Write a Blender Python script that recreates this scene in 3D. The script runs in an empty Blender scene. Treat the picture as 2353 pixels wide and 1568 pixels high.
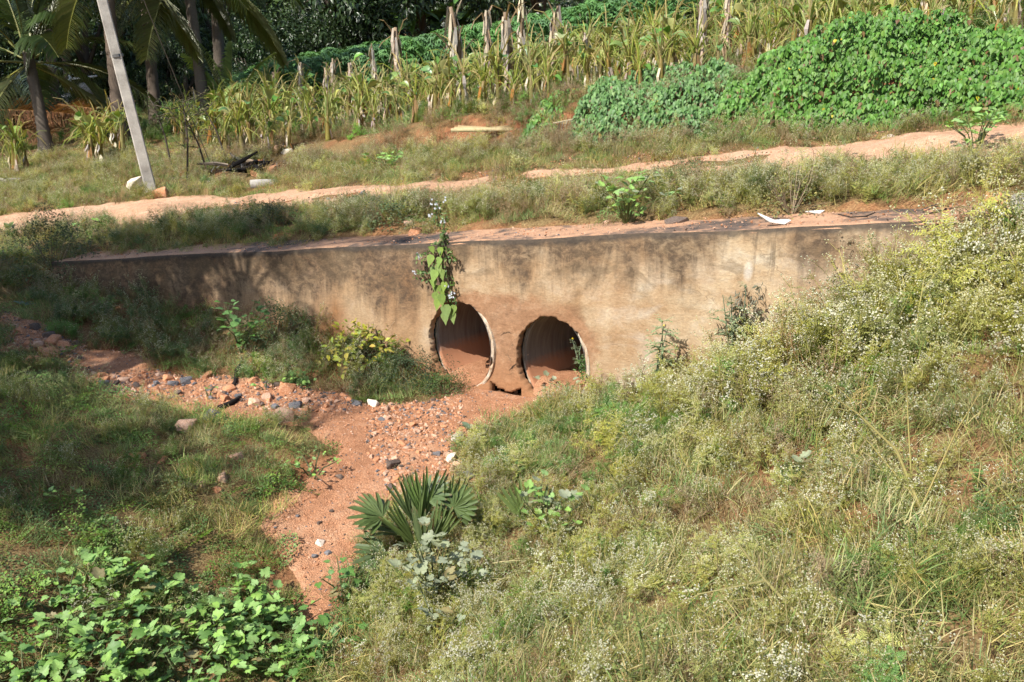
import bpy, bmesh, math, random
import numpy as np
from mathutils import Vector as V, Matrix, Euler

random.seed(7)
rs = np.random.default_rng(11)
scene = bpy.context.scene
COL = scene.collection
PI = math.pi

# ------------------------------------------------------------------ camera
CAM = V((0.0, 0.0, 3.73))
PITCH = math.radians(17.5)
cd = bpy.data.cameras.new("camera")
cd.lens = 35.0
cd.sensor_width = 36.0
cd.clip_start = 0.05
cd.clip_end = 2000
cam = bpy.data.objects.new("camera", cd)
COL.objects.link(cam)
cam.location = CAM
cam.rotation_euler = (PI / 2 - PITCH, 0, 0)
scene.camera = cam

# ------------------------------------------------------------------ light
SUN_EL = math.radians(46)
SUN_H = V((0.655, 0.755, 0)).normalized()          # horizontal travel of the light
L = V((SUN_H.x * math.cos(SUN_EL), SUN_H.y * math.cos(SUN_EL), -math.sin(SUN_EL)))
world = bpy.data.worlds.new("World")
scene.world = world
world.use_nodes = True
wn = world.node_tree.nodes
sky = wn.new("ShaderNodeTexSky")
sky.sky_type = 'NISHITA'
sky.sun_disc = False
sky.sun_elevation = SUN_EL
sky.sun_rotation = math.atan2(-SUN_H.x, -SUN_H.y)
sky.air_density = 1.0
sky.dust_density = 1.5
world.node_tree.links.new(sky.outputs[0], wn["Background"].inputs[0])
wn["Background"].inputs[1].default_value = 0.125
sl = bpy.data.lights.new("sun", 'SUN')
sl.energy = 5.0
sl.angle = math.radians(0.55)
sl.color = (1.0, 0.955, 0.88)
sun = bpy.data.objects.new("sun", sl)
COL.objects.link(sun)
sun.rotation_euler = L.to_track_quat('-Z', 'Y').to_euler()
sun.location = (-20, -20, 30)

scene.view_settings.view_transform = 'Standard'
scene.view_settings.look = 'None'
scene.view_settings.exposure = 0.68
scene.view_settings.gamma = 1.0
scene.render.engine = 'CYCLES'
scene.cycles.max_bounces = 4
scene.cycles.diffuse_bounces = 2
scene.cycles.glossy_bounces = 1
scene.cycles.transmission_bounces = 2
scene.cycles.use_adaptive_sampling = True
scene.cycles.adaptive_threshold = 0.04
scene.cycles.transparent_max_bounces = 6
scene.cycles.caustics_reflective = False
scene.cycles.caustics_refractive = False
scene.cycles.use_denoising = True

# ------------------------------------------------------------------ noise
def _h(ix, iy, seed):
    n = (ix.astype(np.int64) * 374761393 + iy.astype(np.int64) * 668265263 + seed * 144665) & 0xffffffff
    n = ((n ^ (n >> 13)) * 1274126177) & 0xffffffff
    n = (n ^ (n >> 16)) & 0xffff
    return n / 65535.0

def vnoise(x, y, seed=0):
    x = np.asarray(x, float); y = np.asarray(y, float)
    ix = np.floor(x); iy = np.floor(y)
    fx = x - ix; fy = y - iy
    fx = fx * fx * (3 - 2 * fx); fy = fy * fy * (3 - 2 * fy)
    a = _h(ix, iy, seed); b = _h(ix + 1, iy, seed); c = _h(ix, iy + 1, seed); d = _h(ix + 1, iy + 1, seed)
    return (a * (1 - fx) + b * fx) * (1 - fy) + (c * (1 - fx) + d * fx) * fy

def fbm(x, y, f=1.0, o=4, seed=0):
    v = 0; a = 0.5; t = 0
    for i in range(o):
        v = v + a * vnoise(np.asarray(x) * f + 17.3 * i, np.asarray(y) * f - 9.1 * i, seed + i)
        t += a; a *= 0.5; f *= 2.03
    return v / t

def sstep(a):
    a = np.clip(a, 0, 1)
    return a * a * (3 - 2 * a)

# ------------------------------------------------------------------ terrain
AZ = math.radians(30)
CA, SA = math.cos(AZ), math.sin(AZ)
def SN(x, y):
    dx = np.asarray(x) + 0.55; dy = np.asarray(y) - 10.0
    return dx * CA - dy * SA, dx * SA + dy * CA
def XY(s, n):
    return -0.55 + s * CA + n * SA, 10.0 - s * SA + n * CA

W0, W1 = -6.65, 6.6                       # wall ends along s
WT = 0.44                                 # wall thickness
def walltop(s): return 1.63 + 0.145 * s
def g_s(s):
    return np.where(s > -7, 0.145 * np.minimum(s, 8) + 0.05 * np.maximum(s - 8, 0), -1.015 + 0.06 * (np.maximum(s, -40) + 7))
def n0_s(s): return np.interp(s, [-9, -5.5, -2, 2.5, 8], [6.8, 6.3, 5.6, 4.7, 4.4])
def hb_s(s): return np.interp(s, [-10, -6, -3, 0, 2.5, 8], [0, .42, .52, .60, .62, .5])
def nr_s(s): return np.interp(s, [-18, -10.5, -8, -4, 6], [-3.0, 1.35, 2.9, 3.15, 3.4])
def rw_s(s): return np.interp(s, [-14, -9, -6, -3, 0, 4], [1.2, 1.2, .95, .62, .58, .8])   # half width of the track
def back(s, n):
    z = 1.63 + g_s(s) + 0.10 * np.clip(n, 0, 12) + 0.012 * np.clip(n - 12, 0, 200)
    jig = 0.45 * (fbm(s, n * 0, 0.9, 3, 5) - 0.5)
    z = z + hb_s(s) * sstep((n - n0_s(s) - jig) / 1.15)
    z = z + 0.125 * np.clip(s + 18, 0, 24) * sstep((n - 12) / 12)
    d = np.abs(n - nr_s(s))
    z = z - 0.06 * sstep((rw_s(s) + 0.25 - d) / 0.35) + 0.05 * np.exp(-((n - nr_s(s)) / 0.22) ** 2)
    return z

_cp = np.array([
 (-.3,9.6,.06),(.5,9.2,.14),(-1.14,8.7,.05),(-1.5,7.26,-.1),(-1.5,6.35,-.25),(-1.5,5.2,-.4),(-1.6,3.5,-.5),
 (-2.57,9.5,.10),(-4.4,10.2,.10),(-5.7,11.1,.3),(-7.5,12,.45),
 (-6.31,13.3,.30),(-4.88,12.5,.36),(-3.58,11.75,.38),(-2.46,11.1,.38),(-1.68,10.65,.30),(-1.16,10.35,.14),(-3.0,10.4,.2),
 (-3.95,8.0,.35),(-2.5,8.0,.15),(-2.67,6.1,0),(-2.9,5.2,.05),(-5,7,.6),(-5,9,.42),(-6.5,9.5,.65),(-4,5,.5),(-7,6,1.0),(-8,11,.7),
 (.95,9.13,.30),(2.04,8.5,.68),(2.8,8.06,1.3),(3.35,7.75,1.82),(4.2,7.2,2.25),(5.2,6.7,2.45),(.71,6.5,.3),(0,6.8,.05),(-.5,7.5,0),(0,8.3,.1),
 (1,7.8,.4),(2,7,.9),(2.8,5.04,1.55),(1.5,5.5,.75),(.3,5.2,.3),(0,4.4,.45),(1.8,3,1.4),(0,2.5,1.0),(-1,1,1.3),(0,0,2.1),
 (4,4,2.1),(4.5,6,2.2),(-.6,5,-.05),(-.8,6.2,-.15),(-3,2,.5),(6,2,2.6),(-8,2,1.4),(-9,14,.5),(0.2,9.9,.08)], float)
def _tps(r2): return np.where(r2 > 1e-9, r2 * np.log(r2 + 1e-12), 0)
_n = len(_cp)
_K = _tps((_cp[:, None, 0] - _cp[None, :, 0]) ** 2 + (_cp[:, None, 1] - _cp[None, :, 1]) ** 2) + np.eye(_n) * 0.02
_P = np.c_[np.ones(_n), _cp[:, :2]]
_A = np.block([[_K, _P], [_P.T, np.zeros((3, 3))]])
_w = np.linalg.solve(_A, np.r_[_cp[:, 2], np.zeros(3)])
def front(x, y):
    x = np.clip(x, -9, 7); y = np.clip(y, 0, 14.5)
    z = _w[_n] + _w[_n + 1] * x + _w[_n + 2] * y
    for i in range(_n):
        z = z + _w[i] * _tps((x - _cp[i, 0]) ** 2 + (y - _cp[i, 1]) ** 2)
    return z

def H(x, y, detail=True):
    x = np.asarray(x, float); y = np.asarray(y, float)
    s, n = SN(x, y)
    inn = sstep((s - W0 + 0.35) / 0.3) * sstep((W1 + 0.35 - s) / 0.3)
    a0 = -1.6 * (1 - inn) + 0.17 * inn
    wd = 2.1 * (1 - inn) + 0.15 * inn
    w = sstep((n - a0) / wd)
    z = front(x, y) * (1 - w) + back(s, n) * w
    if detail:
        amp = 0.10 * np.clip(0.35 + 0.65 * w, 0, 1) * (1 - .85 * inn * np.exp(-((n - .3) / .35) ** 2))
        z = z - .10 * inn * w * sstep((.82 - n) / .3)
        z = z + amp * (fbm(x, y, 1.3, 4, 3) - 0.5) + 0.025 * (fbm(x, y, 7, 2, 9) - 0.5) * (1 - inn * np.exp(-((n - .3) / .3) ** 4))
    return z

# a pixel of the photograph seen at 2353 x 1568, and the ground under it
F = 2288.0
cP, sP = math.cos(PITCH), math.sin(PITCH)
def ray(u, v):
    r = (u - 1176.5) / F; q = (784 - v) / F
    return np.array([r, cP + q * sP, -sP + q * cP])
_T = np.concatenate([np.arange(3, 25, 0.02), np.arange(25, 90, 0.08)])
def G(u, v, dz=0.0):
    d = ray(u, v)
    x = d[0] * _T; y = d[1] * _T; z = CAM.z + d[2] * _T
    k = np.nonzero(z < H(x, y) + dz)[0]
    i = k[0] if len(k) else len(_T) - 1
    return V((x[i], y[i], float(H(x[i], y[i]))))
def depth_at(p): return p.y * cP + (CAM.z - p.z) * sP
def at_y(u, v, y):
    d = ray(u, v); t = y / d[1]
    return V((d[0] * t, y, CAM.z + d[2] * t))
def HZ(x, y): return float(H(x, y))

def inpoly(px, py, poly):
    px = np.asarray(px); py = np.asarray(py)
    ins = np.zeros(px.shape, bool)
    m = len(poly)
    for i in range(m):
        x1, y1 = poly[i]; x2, y2 = poly[(i + 1) % m]
        c = ((y1 > py) != (y2 > py)) & (px < (x2 - x1) * (py - y1) / (y2 - y1 + 1e-12) + x1)
        ins ^= c
    return ins
def ground_poly(pix): return [(p.x, p.y) for p in (G(*q) for q in pix)]

SAND = ground_poly([(1345,868),(1310,905),(1230,935),(1130,975),(1060,1015),(1045,1060),(1130,1105),(1040,1130),(900,1160),(845,1260),
  (815,1320),(770,1370),(800,1440),(830,1500),(760,1490),(715,1430),(670,1400),(690,1350),(650,1285),(600,1200),(650,1130),(770,1085),
  (775,1050),(720,1000),(640,975),(460,962),(380,930),(230,905),(160,860),(120,800),(0,810),(0,715),(60,740),(190,800),(320,815),(340,860),(600,880),(700,893),
  (780,905),(840,935),(960,925),(1085,890),(1000,860),(975,800),(1150,790),(1340,800)])
def sandmask(x, y, j=0.16):
    jx = (fbm(x, y, 2.5, 3, 21) - .5) * 2 * j; jy = (fbm(x, y, 2.5, 3, 31) - .5) * 2 * j
    return inpoly(x + jx, y + jy, SAND)

# ------------------------------------------------------------------ object helpers
def link(o): COL.objects.link(o); return o
def tag(o, label=None, cat=None, group=None, kind=None):
    if label: o["label"] = label
    if cat: o["category"] = cat
    if group: o["group"] = group
    if kind: o["kind"] = kind
    return o
def thing(name, label, cat, loc=(0, 0, 0), rz=0.0, group=None):
    o = link(bpy.data.objects.new(name, None))
    o.location = loc; o.rotation_euler = (0, 0, rz); o.empty_display_size = 0.1
    return tag(o, label, cat, group)
def put(name, me, parent=None, loc=(0, 0, 0), rot=(0, 0, 0), sc=1.0, kind=None):
    o = link(bpy.data.objects.new(name, me))
    o.location = loc
    o.rotation_euler = rot
    o.scale = (sc, sc, sc) if isinstance(sc, (int, float)) else sc
    if parent: o.parent = parent
    if kind: o["kind"] = kind
    return o

class MB:
    def __init__(s): s.v = []; s.f = []; s.c = []
    def vert(s, p, c): s.v.append((p[0], p[1], p[2])); s.c.append(c); return len(s.v) - 1
    def ribbon(s, pts, ws, c, side=None, c2=None):
        m = len(pts); b = len(s.v)
        for i, p in enumerate(pts):
            t = (pts[min(i + 1, m - 1)] - pts[max(i - 1, 0)])
            sd = side if side is not None else t.cross(V((0.31, 0.27, 0.91)))
            sd = sd - t * (sd.dot(t) / max(t.length_squared, 1e-9))
            if sd.length < 1e-6: sd = V((1, 0, 0))
            sd = sd.normalized() * (ws[i] * 0.5)
            cc = c if c2 is None else tuple(c[k] + (c2[k] - c[k]) * i / (m - 1) for k in range(3))
            s.vert(p - sd, cc); s.vert(p + sd, cc)
        for i in range(m - 1):
            k = b + 2 * i
            s.f.append((k, k + 1, k + 3, k + 2))
    def tube(s, pts, rad, c, n=6, c2=None, cap=True):
        m = len(pts); b = len(s.v)
        ref = V((0.13, 0.99, 0.05))
        for i, p in enumerate(pts):
            t = (pts[min(i + 1, m - 1)] - pts[max(i - 1, 0)]).normalized()
            a = t.cross(ref)
            if a.length < 0.05: a = t.cross(V((1, 0, 0)))
            a.normalize(); q = t.cross(a)
            cc = c if c2 is None else tuple(c[k] + (c2[k] - c[k]) * i / (m - 1) for k in range(3))
            for j in range(n):
                an = 2 * PI * j / n
                s.vert(p + (a * math.cos(an) + q * math.sin(an)) * rad[i], cc)
        for i in range(m - 1):
            for j in range(n):
                s.f.append((b + i * n + j, b + i * n + (j + 1) % n, b + (i + 1) * n + (j + 1) % n, b + (i + 1) * n + j))
        if cap:
            s.f.append(tuple(b + (m - 1) * n + j for j in range(n)))
            s.f.append(tuple(b + j for j in reversed(range(n))))
    def leaf(s, p, d, up, Ln, Wd, c, prof=(0.0, .75, 1.0, .75, 0.0), fold=0.25, droop=0.25, c2=None, twist=0.0):
        d = d.normalized()
        sd = d.cross(up)
        if sd.length < 1e-4: sd = d.cross(V((1, 0.2, 0)))
        sd.normalize(); nn = sd.cross(d).normalized()
        m = len(prof); b = len(s.v)
        for i, w in enumerate(prof):
            t = i / (m - 1)
            ce = p + d * (Ln * t) - V((0, 0, 1)) * (droop * Ln * t * t)
            cc = c if c2 is None else tuple(c[k] + (c2[k] - c[k]) * t for k in range(3))
            hw = sd * (w * Wd * 0.5) + nn * (w * Wd * 0.5 * fold)
            hv = -sd * (w * Wd * 0.5) + nn * (w * Wd * 0.5 * fold)
            s.vert(ce + hv, cc); s.vert(ce, cc); s.vert(ce + hw, cc)
        for i in range(m - 1):
            k = b + 3 * i
            s.f.append((k, k + 1, k + 4, k + 3)); s.f.append((k + 1, k + 2, k + 5, k + 4))
    def bit(s, p, r, c):                        # small flower head
        b = len(s.v)
        a0 = random.random() * 6
        for j in range(4):
            an = a0 + j * PI / 2
            s.vert(p + V((math.cos(an) * r, math.sin(an) * r, random.uniform(-.3, .3) * r)), c)
        s.vert(p + V((0, 0, r * 0.9)), c); s.vert(p - V((0, 0, r * 0.8)), tuple(x * .6 for x in c))
        for j in range(4):
            s.f.append((b + j, b + (j + 1) % 4, b + 4)); s.f.append((b + (j + 1) % 4, b + j, b + 5))
    def mesh(s, name, mat, smooth=False):
        me = bpy.data.meshes.new(name)
        me.from_pydata(s.v, [], s.f)
        ca = me.color_attributes.new("Col", 'FLOAT_COLOR', 'POINT')
        arr = np.ones((len(s.v), 4), np.float32); arr[:, :3] = np.array(s.c, np.float32)
        ca.data.foreach_set("color", arr.ravel())
        if smooth: me.polygons.foreach_set("use_smooth", [True] * len(me.polygons))
        me.materials.append(mat)
        me.update()
        return me

# ------------------------------------------------------------------ materials
def newmat(name):
    m = bpy.data.materials.new(name); m.use_nodes = True
    nt = m.node_tree
    return m, nt, nt.nodes, nt.links, nt.nodes["Principled BSDF"]
def nd(nodes, typ, **kw):
    n = nodes.new(typ)
    for k, v in kw.items(): setattr(n, k, v)
    return n
def ramp(nodes, stops, interp='LINEAR'):
    r = nodes.new("ShaderNodeValToRGB"); cr = r.color_ramp; cr.interpolation = interp
    while len(cr.elements) > 1: cr.elements.remove(cr.elements[-1])
    for i, (p, c) in enumerate(stops):
        e = cr.elements[0] if i == 0 else cr.elements.new(p)
        e.position = p
        e.color = (*c, 1) if not isinstance(c, (int, float)) else (c, c, c, 1)
    return r
def mixc(nodes, links, a, b, fac, mode='MIX'):
    m = nodes.new("ShaderNodeMix"); m.data_type = 'RGBA'; m.blend_type = mode
    for sock, val in ((m.inputs[0], fac), (m.inputs[6], a), (m.inputs[7], b)):
        if hasattr(val, 'links') or hasattr(val, 'is_linked'): links.new(val, sock)
        elif isinstance(val, (int, float)): sock.default_value = val
        else: sock.default_value = (*val, 1)
    return m.outputs[2]
def mth(nodes, links, op, a, b=None, c=None, clamp=False):
    m = nodes.new("ShaderNodeMath"); m.operation = op; m.use_clamp = clamp
    for i, val in enumerate((a, b, c)):
        if val is None: continue
        if hasattr(val, 'is_linked'): links.new(val, m.inputs[i])
        else: m.inputs[i].default_value = val
    return m.outputs[0]
def noise(nodes, links, vec, scale, detail=4, rough=.55, dist=0.0):
    n = nodes.new("ShaderNodeTexNoise"); n.inputs["Scale"].default_value = scale
    n.inputs["Detail"].default_value = detail; n.inputs["Roughness"].default_value = rough; n.inputs["Distortion"].default_value = dist
    if vec is not None: links.new(vec, n.inputs["Vector"])
    return n.outputs["Fac"]

def plant_mat(name, trans=0.3, rough=0.55, var=0.35, spec=0.3):
    m, nt, N, K, b = newmat(name)
    at = nd(N, "ShaderNodeAttribute", attribute_name="Col")
    oi = nd(N, "ShaderNodeObjectInfo")
    hs = N.new("ShaderNodeHueSaturation")
    K.new(at.outputs["Color"], hs.inputs["Color"])
    K.new(mth(N, K, 'MULTIPLY_ADD', oi.outputs["Random"], var, 1.0 - var * 0.5), hs.inputs["Value"])
    r2 = mth(N, K, 'FRACT', mth(N, K, 'MULTIPLY', oi.outputs["Random"], 13.7))
    K.new(mth(N, K, 'MULTIPLY_ADD', r2, 0.014, 0.488), hs.inputs["Hue"])
    K.new(mth(N, K, 'MULTIPLY_ADD', r2, -0.25, 1.08), hs.inputs["Saturation"])
    tc = N.new("ShaderNodeTexCoord")
    nz = noise(N, K, tc.outputs["Object"], 23, 2)
    col = mixc(N, K, hs.outputs["Color"], mixc(N, K, hs.outputs["Color"], (0.55, 0.55, 0.5), 1.0, 'MULTIPLY'), nz)
    K.new(col, b.inputs["Base Color"])
    b.inputs["Roughness"].default_value = rough
    b.inputs["Specular IOR Level"].default_value = spec
    tr = N.new("ShaderNodeBsdfTranslucent")
    K.new(mixc(N, K, col, (1.0, 1.0, 0.45), 1.0, 'MULTIPLY'), tr.inputs["Color"])
    mx = N.new("ShaderNodeMixShader"); mx.inputs[0].default_value = trans
    K.new(b.outputs[0], mx.inputs[1]); K.new(tr.outputs[0], mx.inputs[2])
    K.new(mx.outputs[0], N["Material Output"].inputs["Surface"])
    return m
M_PLANT = plant_mat("plant", .38)
M_LEAF = plant_mat("broad_leaf", 0.28, 0.5, 0.3, 0.35)
M_GLOSS = plant_mat("glossy_leaf", 0.2, 0.38, 0.3, 0.5)
M_DRY = plant_mat("dry_husk", 0.15, 0.85, 0.35, 0.1)
M_WOOD = plant_mat("bark", 0.0, 0.9, 0.3, 0.1)

def soil_mat():
    m, nt, N, K, b = newmat("red_soil")
    tc = N.new("ShaderNodeTexCoord"); P = tc.outputs["Object"]
    big = noise(N, K, P, 0.9, 5, .6)
    med = noise(N, K, P, 6, 5, .6)
    fin = noise(N, K, P, 55, 3, .6)
    c1 = ramp(N, [(.3, (.15, .060, .030)), (.5, (.25, .105, .050)), (.72, (.34, .17, .085))])
    K.new(med, c1.inputs[0])
    lit = ramp(N, [(.35, (.12, .08, .035)), (.6, (.20, .155, .07)), (.75, (.30, .24, .12))])
    K.new(fin, lit.inputs[0])
    f = ramp(N, [(.34, 0.0), (.52, .85)]); K.new(big, f.inputs[0])
    ge = N.new("ShaderNodeNewGeometry"); gz_ = N.new("ShaderNodeSeparateXYZ"); K.new(ge.outputs["True Normal"], gz_.inputs[0])
    flat_ = mth(N, K, 'MULTIPLY_ADD', gz_.outputs[2], 8.0, -6.1, True)          # litter does not lie on the steep cut faces
    col = mixc(N, K, c1.outputs[0], lit.outputs[0], mth(N, K, 'MULTIPLY', f.outputs[0], flat_))
    sp = ramp(N, [(.35, .7), (.65, 1.18)]); K.new(fin, sp.inputs[0])
    col = mixc(N, K, col, sp.outputs[0], 1.0, 'MULTIPLY')
    K.new(col, b.inputs["Base Color"]); b.inputs["Roughness"].default_value = .95; b.inputs["Specular IOR Level"].default_value = .1
    bp = N.new("ShaderNodeBump"); bp.inputs["Strength"].default_value = .8; bp.inputs["Distance"].default_value = .03
    K.new(mth(N, K, 'ADD', med, mth(N, K, 'MULTIPLY', fin, .5)), bp.inputs["Height"]); K.new(bp.outputs[0], b.inputs["Normal"])
    return m
M_SOIL = soil_mat()
def sand_mat(name, dark, mid, light, grain=70):
    m, nt, N, K, b = newmat(name)
    tc = N.new("ShaderNodeTexCoord"); P = tc.outputs["Object"]
    big = noise(N, K, P, 1.6, 5, .62, .4); med = noise(N, K, P, 9, 5, .65); fin = noise(N, K, P, grain, 3, .7)
    c1 = ramp(N, [(.3, dark), (.5, mid), (.72, light)])
    K.new(mth(N, K, 'MULTIPLY_ADD', med, .45, mth(N, K, 'MULTIPLY', big, .55)), c1.inputs[0])
    vo = N.new("ShaderNodeTexVoronoi"); vo.inputs["Scale"].default_value = 85; K.new(P, vo.inputs["Vector"])
    gr = ramp(N, [(0.0, (.75, .72, .7)), (.5, (1.0, 1.0, 1.0)), (.88, (1.0, .97, .93)), (1.0, (1.4, 1.45, 1.5))])
    sv = N.new("ShaderNodeSeparateColor"); K.new(vo.outputs["Color"], sv.inputs[0]); K.new(sv.outputs[0], gr.inputs[0])
    col = mixc(N, K, c1.outputs[0], gr.outputs[0], .65, 'MULTIPLY')
    sp = ramp(N, [(.3, .72), (.7, 1.2)]); K.new(fin, sp.inputs[0])
    col = mixc(N, K, col, sp.outputs[0], .8, 'MULTIPLY')
    K.new(col, b.inputs["Base Color"]); b.inputs["Roughness"].default_value = .95; b.inputs["Specular IOR Level"].default_value = .1
    bp = N.new("ShaderNodeBump"); bp.inputs["Strength"].default_value = .9; bp.inputs["Distance"].default_value = .02
    hh = mth(N, K, 'ADD', mth(N, K, 'MULTIPLY', med, 1.2), mth(N, K, 'MULTIPLY', fin, .6))
    hh = mth(N, K, 'ADD', hh, mth(N, K, 'MULTIPLY', vo.outputs["Distance"], -.35))
    K.new(hh, bp.inputs["Height"]); K.new(bp.outputs[0], b.inputs["Normal"])
    return m
M_SAND = sand_mat("stream_sand", (.25, .112, .057), (.40, .20, .11), (.52, .32, .20))
M_TRACK = sand_mat("track_dirt", (.39, .215, .125), (.52, .32, .20), (.60, .42, .295), 60)

def stone_mat(name, c1, c2, c3):
    m, nt, N, K, b = newmat(name)
    tc = N.new("ShaderNodeTexCoord"); oi = N.new("ShaderNodeObjectInfo")
    ad = N.new("ShaderNodeVectorMath"); ad.operation = 'ADD'
    K.new(tc.outputs["Object"], ad.inputs[0]); K.new(oi.outputs["Location"], ad.inputs[1])
    a = noise(N, K, ad.outputs[0], 9, 5, .65); f = noise(N, K, ad.outputs[0], 70, 3, .6)
    r = ramp(N, [(.3, c1), (.5, c2), (.72, c3)]); K.new(a, r.inputs[0])
    sp = ramp(N, [(.3, .75), (.7, 1.15)]); K.new(f, sp.inputs[0])
    col = mixc(N, K, r.outputs[0], sp.outputs[0], 1.0, 'MULTIPLY')
    v = mth(N, K, 'MULTIPLY_ADD', oi.outputs["Random"], .5, .75)
    col = mixc(N, K, col, v, 1.0, 'MULTIPLY')
    K.new(col, b.inputs["Base Color"]); b.inputs["Roughness"].default_value = .85; b.inputs["Specular IOR Level"].default_value = .25
    bp = N.new("ShaderNodeBump"); bp.inputs["Strength"].default_value = .6; bp.inputs["Distance"].default_value = .012
    K.new(mth(N, K, 'ADD', a, mth(N, K, 'MULTIPLY', f, .3)), bp.inputs["Height"]); K.new(bp.outputs[0], b.inputs["Normal"])
    return m
M_STONE = {
 'orange': stone_mat("orange_stone", (.36, .13, .055), (.48, .22, .11), (.58, .36, .23)),
 'pink': stone_mat("pink_stone", (.40, .20, .12), (.55, .34, .23), (.65, .48, .36)),
 'grey': stone_mat("grey_stone", (.09, .085, .09), (.16, .155, .16), (.26, .25, .25)),
 'dark': stone_mat("dark_stone", (.07, .05, .042), (.13, .095, .075), (.2, .15, .12)),
 'white': stone_mat("white_stone", (.50, .40, .30), (.66, .57, .46), (.74, .69, .62))}

def concrete_mat(name, c1, c2, c3, sc=6):
    m, nt, N, K, b = newmat(name)
    tc = N.new("ShaderNodeTexCoord"); P = tc.outputs["Object"]
    a = noise(N, K, P, sc, 6, .65); f = noise(N, K, P, 90, 3, .6)
    r = ramp(N, [(.3, c1), (.5, c2), (.72, c3)]); K.new(a, r.inputs[0])
    sp = ramp(N, [(.3, .8), (.7, 1.12)]); K.new(f, sp.inputs[0])
    K.new(mixc(N, K, r.outputs[0], sp.outputs[0], 1.0, 'MULTIPLY'), b.inputs["Base Color"])
    b.inputs["Roughness"].default_value = .9; b.inputs["Specular IOR Level"].default_value = .2
    bp = N.new("ShaderNodeBump"); bp.inputs["Strength"].default_value = .5; bp.inputs["Distance"].default_value = .008
    K.new(mth(N, K, 'ADD', a, f), bp.inputs["Height"]); K.new(bp.outputs[0], b.inputs["Normal"])
    return m
M_POLE = concrete_mat("pole_concrete", (.22, .20, .175), (.37, .345, .305), (.48, .45, .40), 3.5)
M_RIM = concrete_mat("pipe_rim_concrete", (.30, .19, .11), (.46, .37, .27), (.60, .54, .46), 9)
M_BLACK = concrete_mat("crack_shadow", (.03, .02, .015), (.04, .028, .02), (.05, .035, .025))

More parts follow.
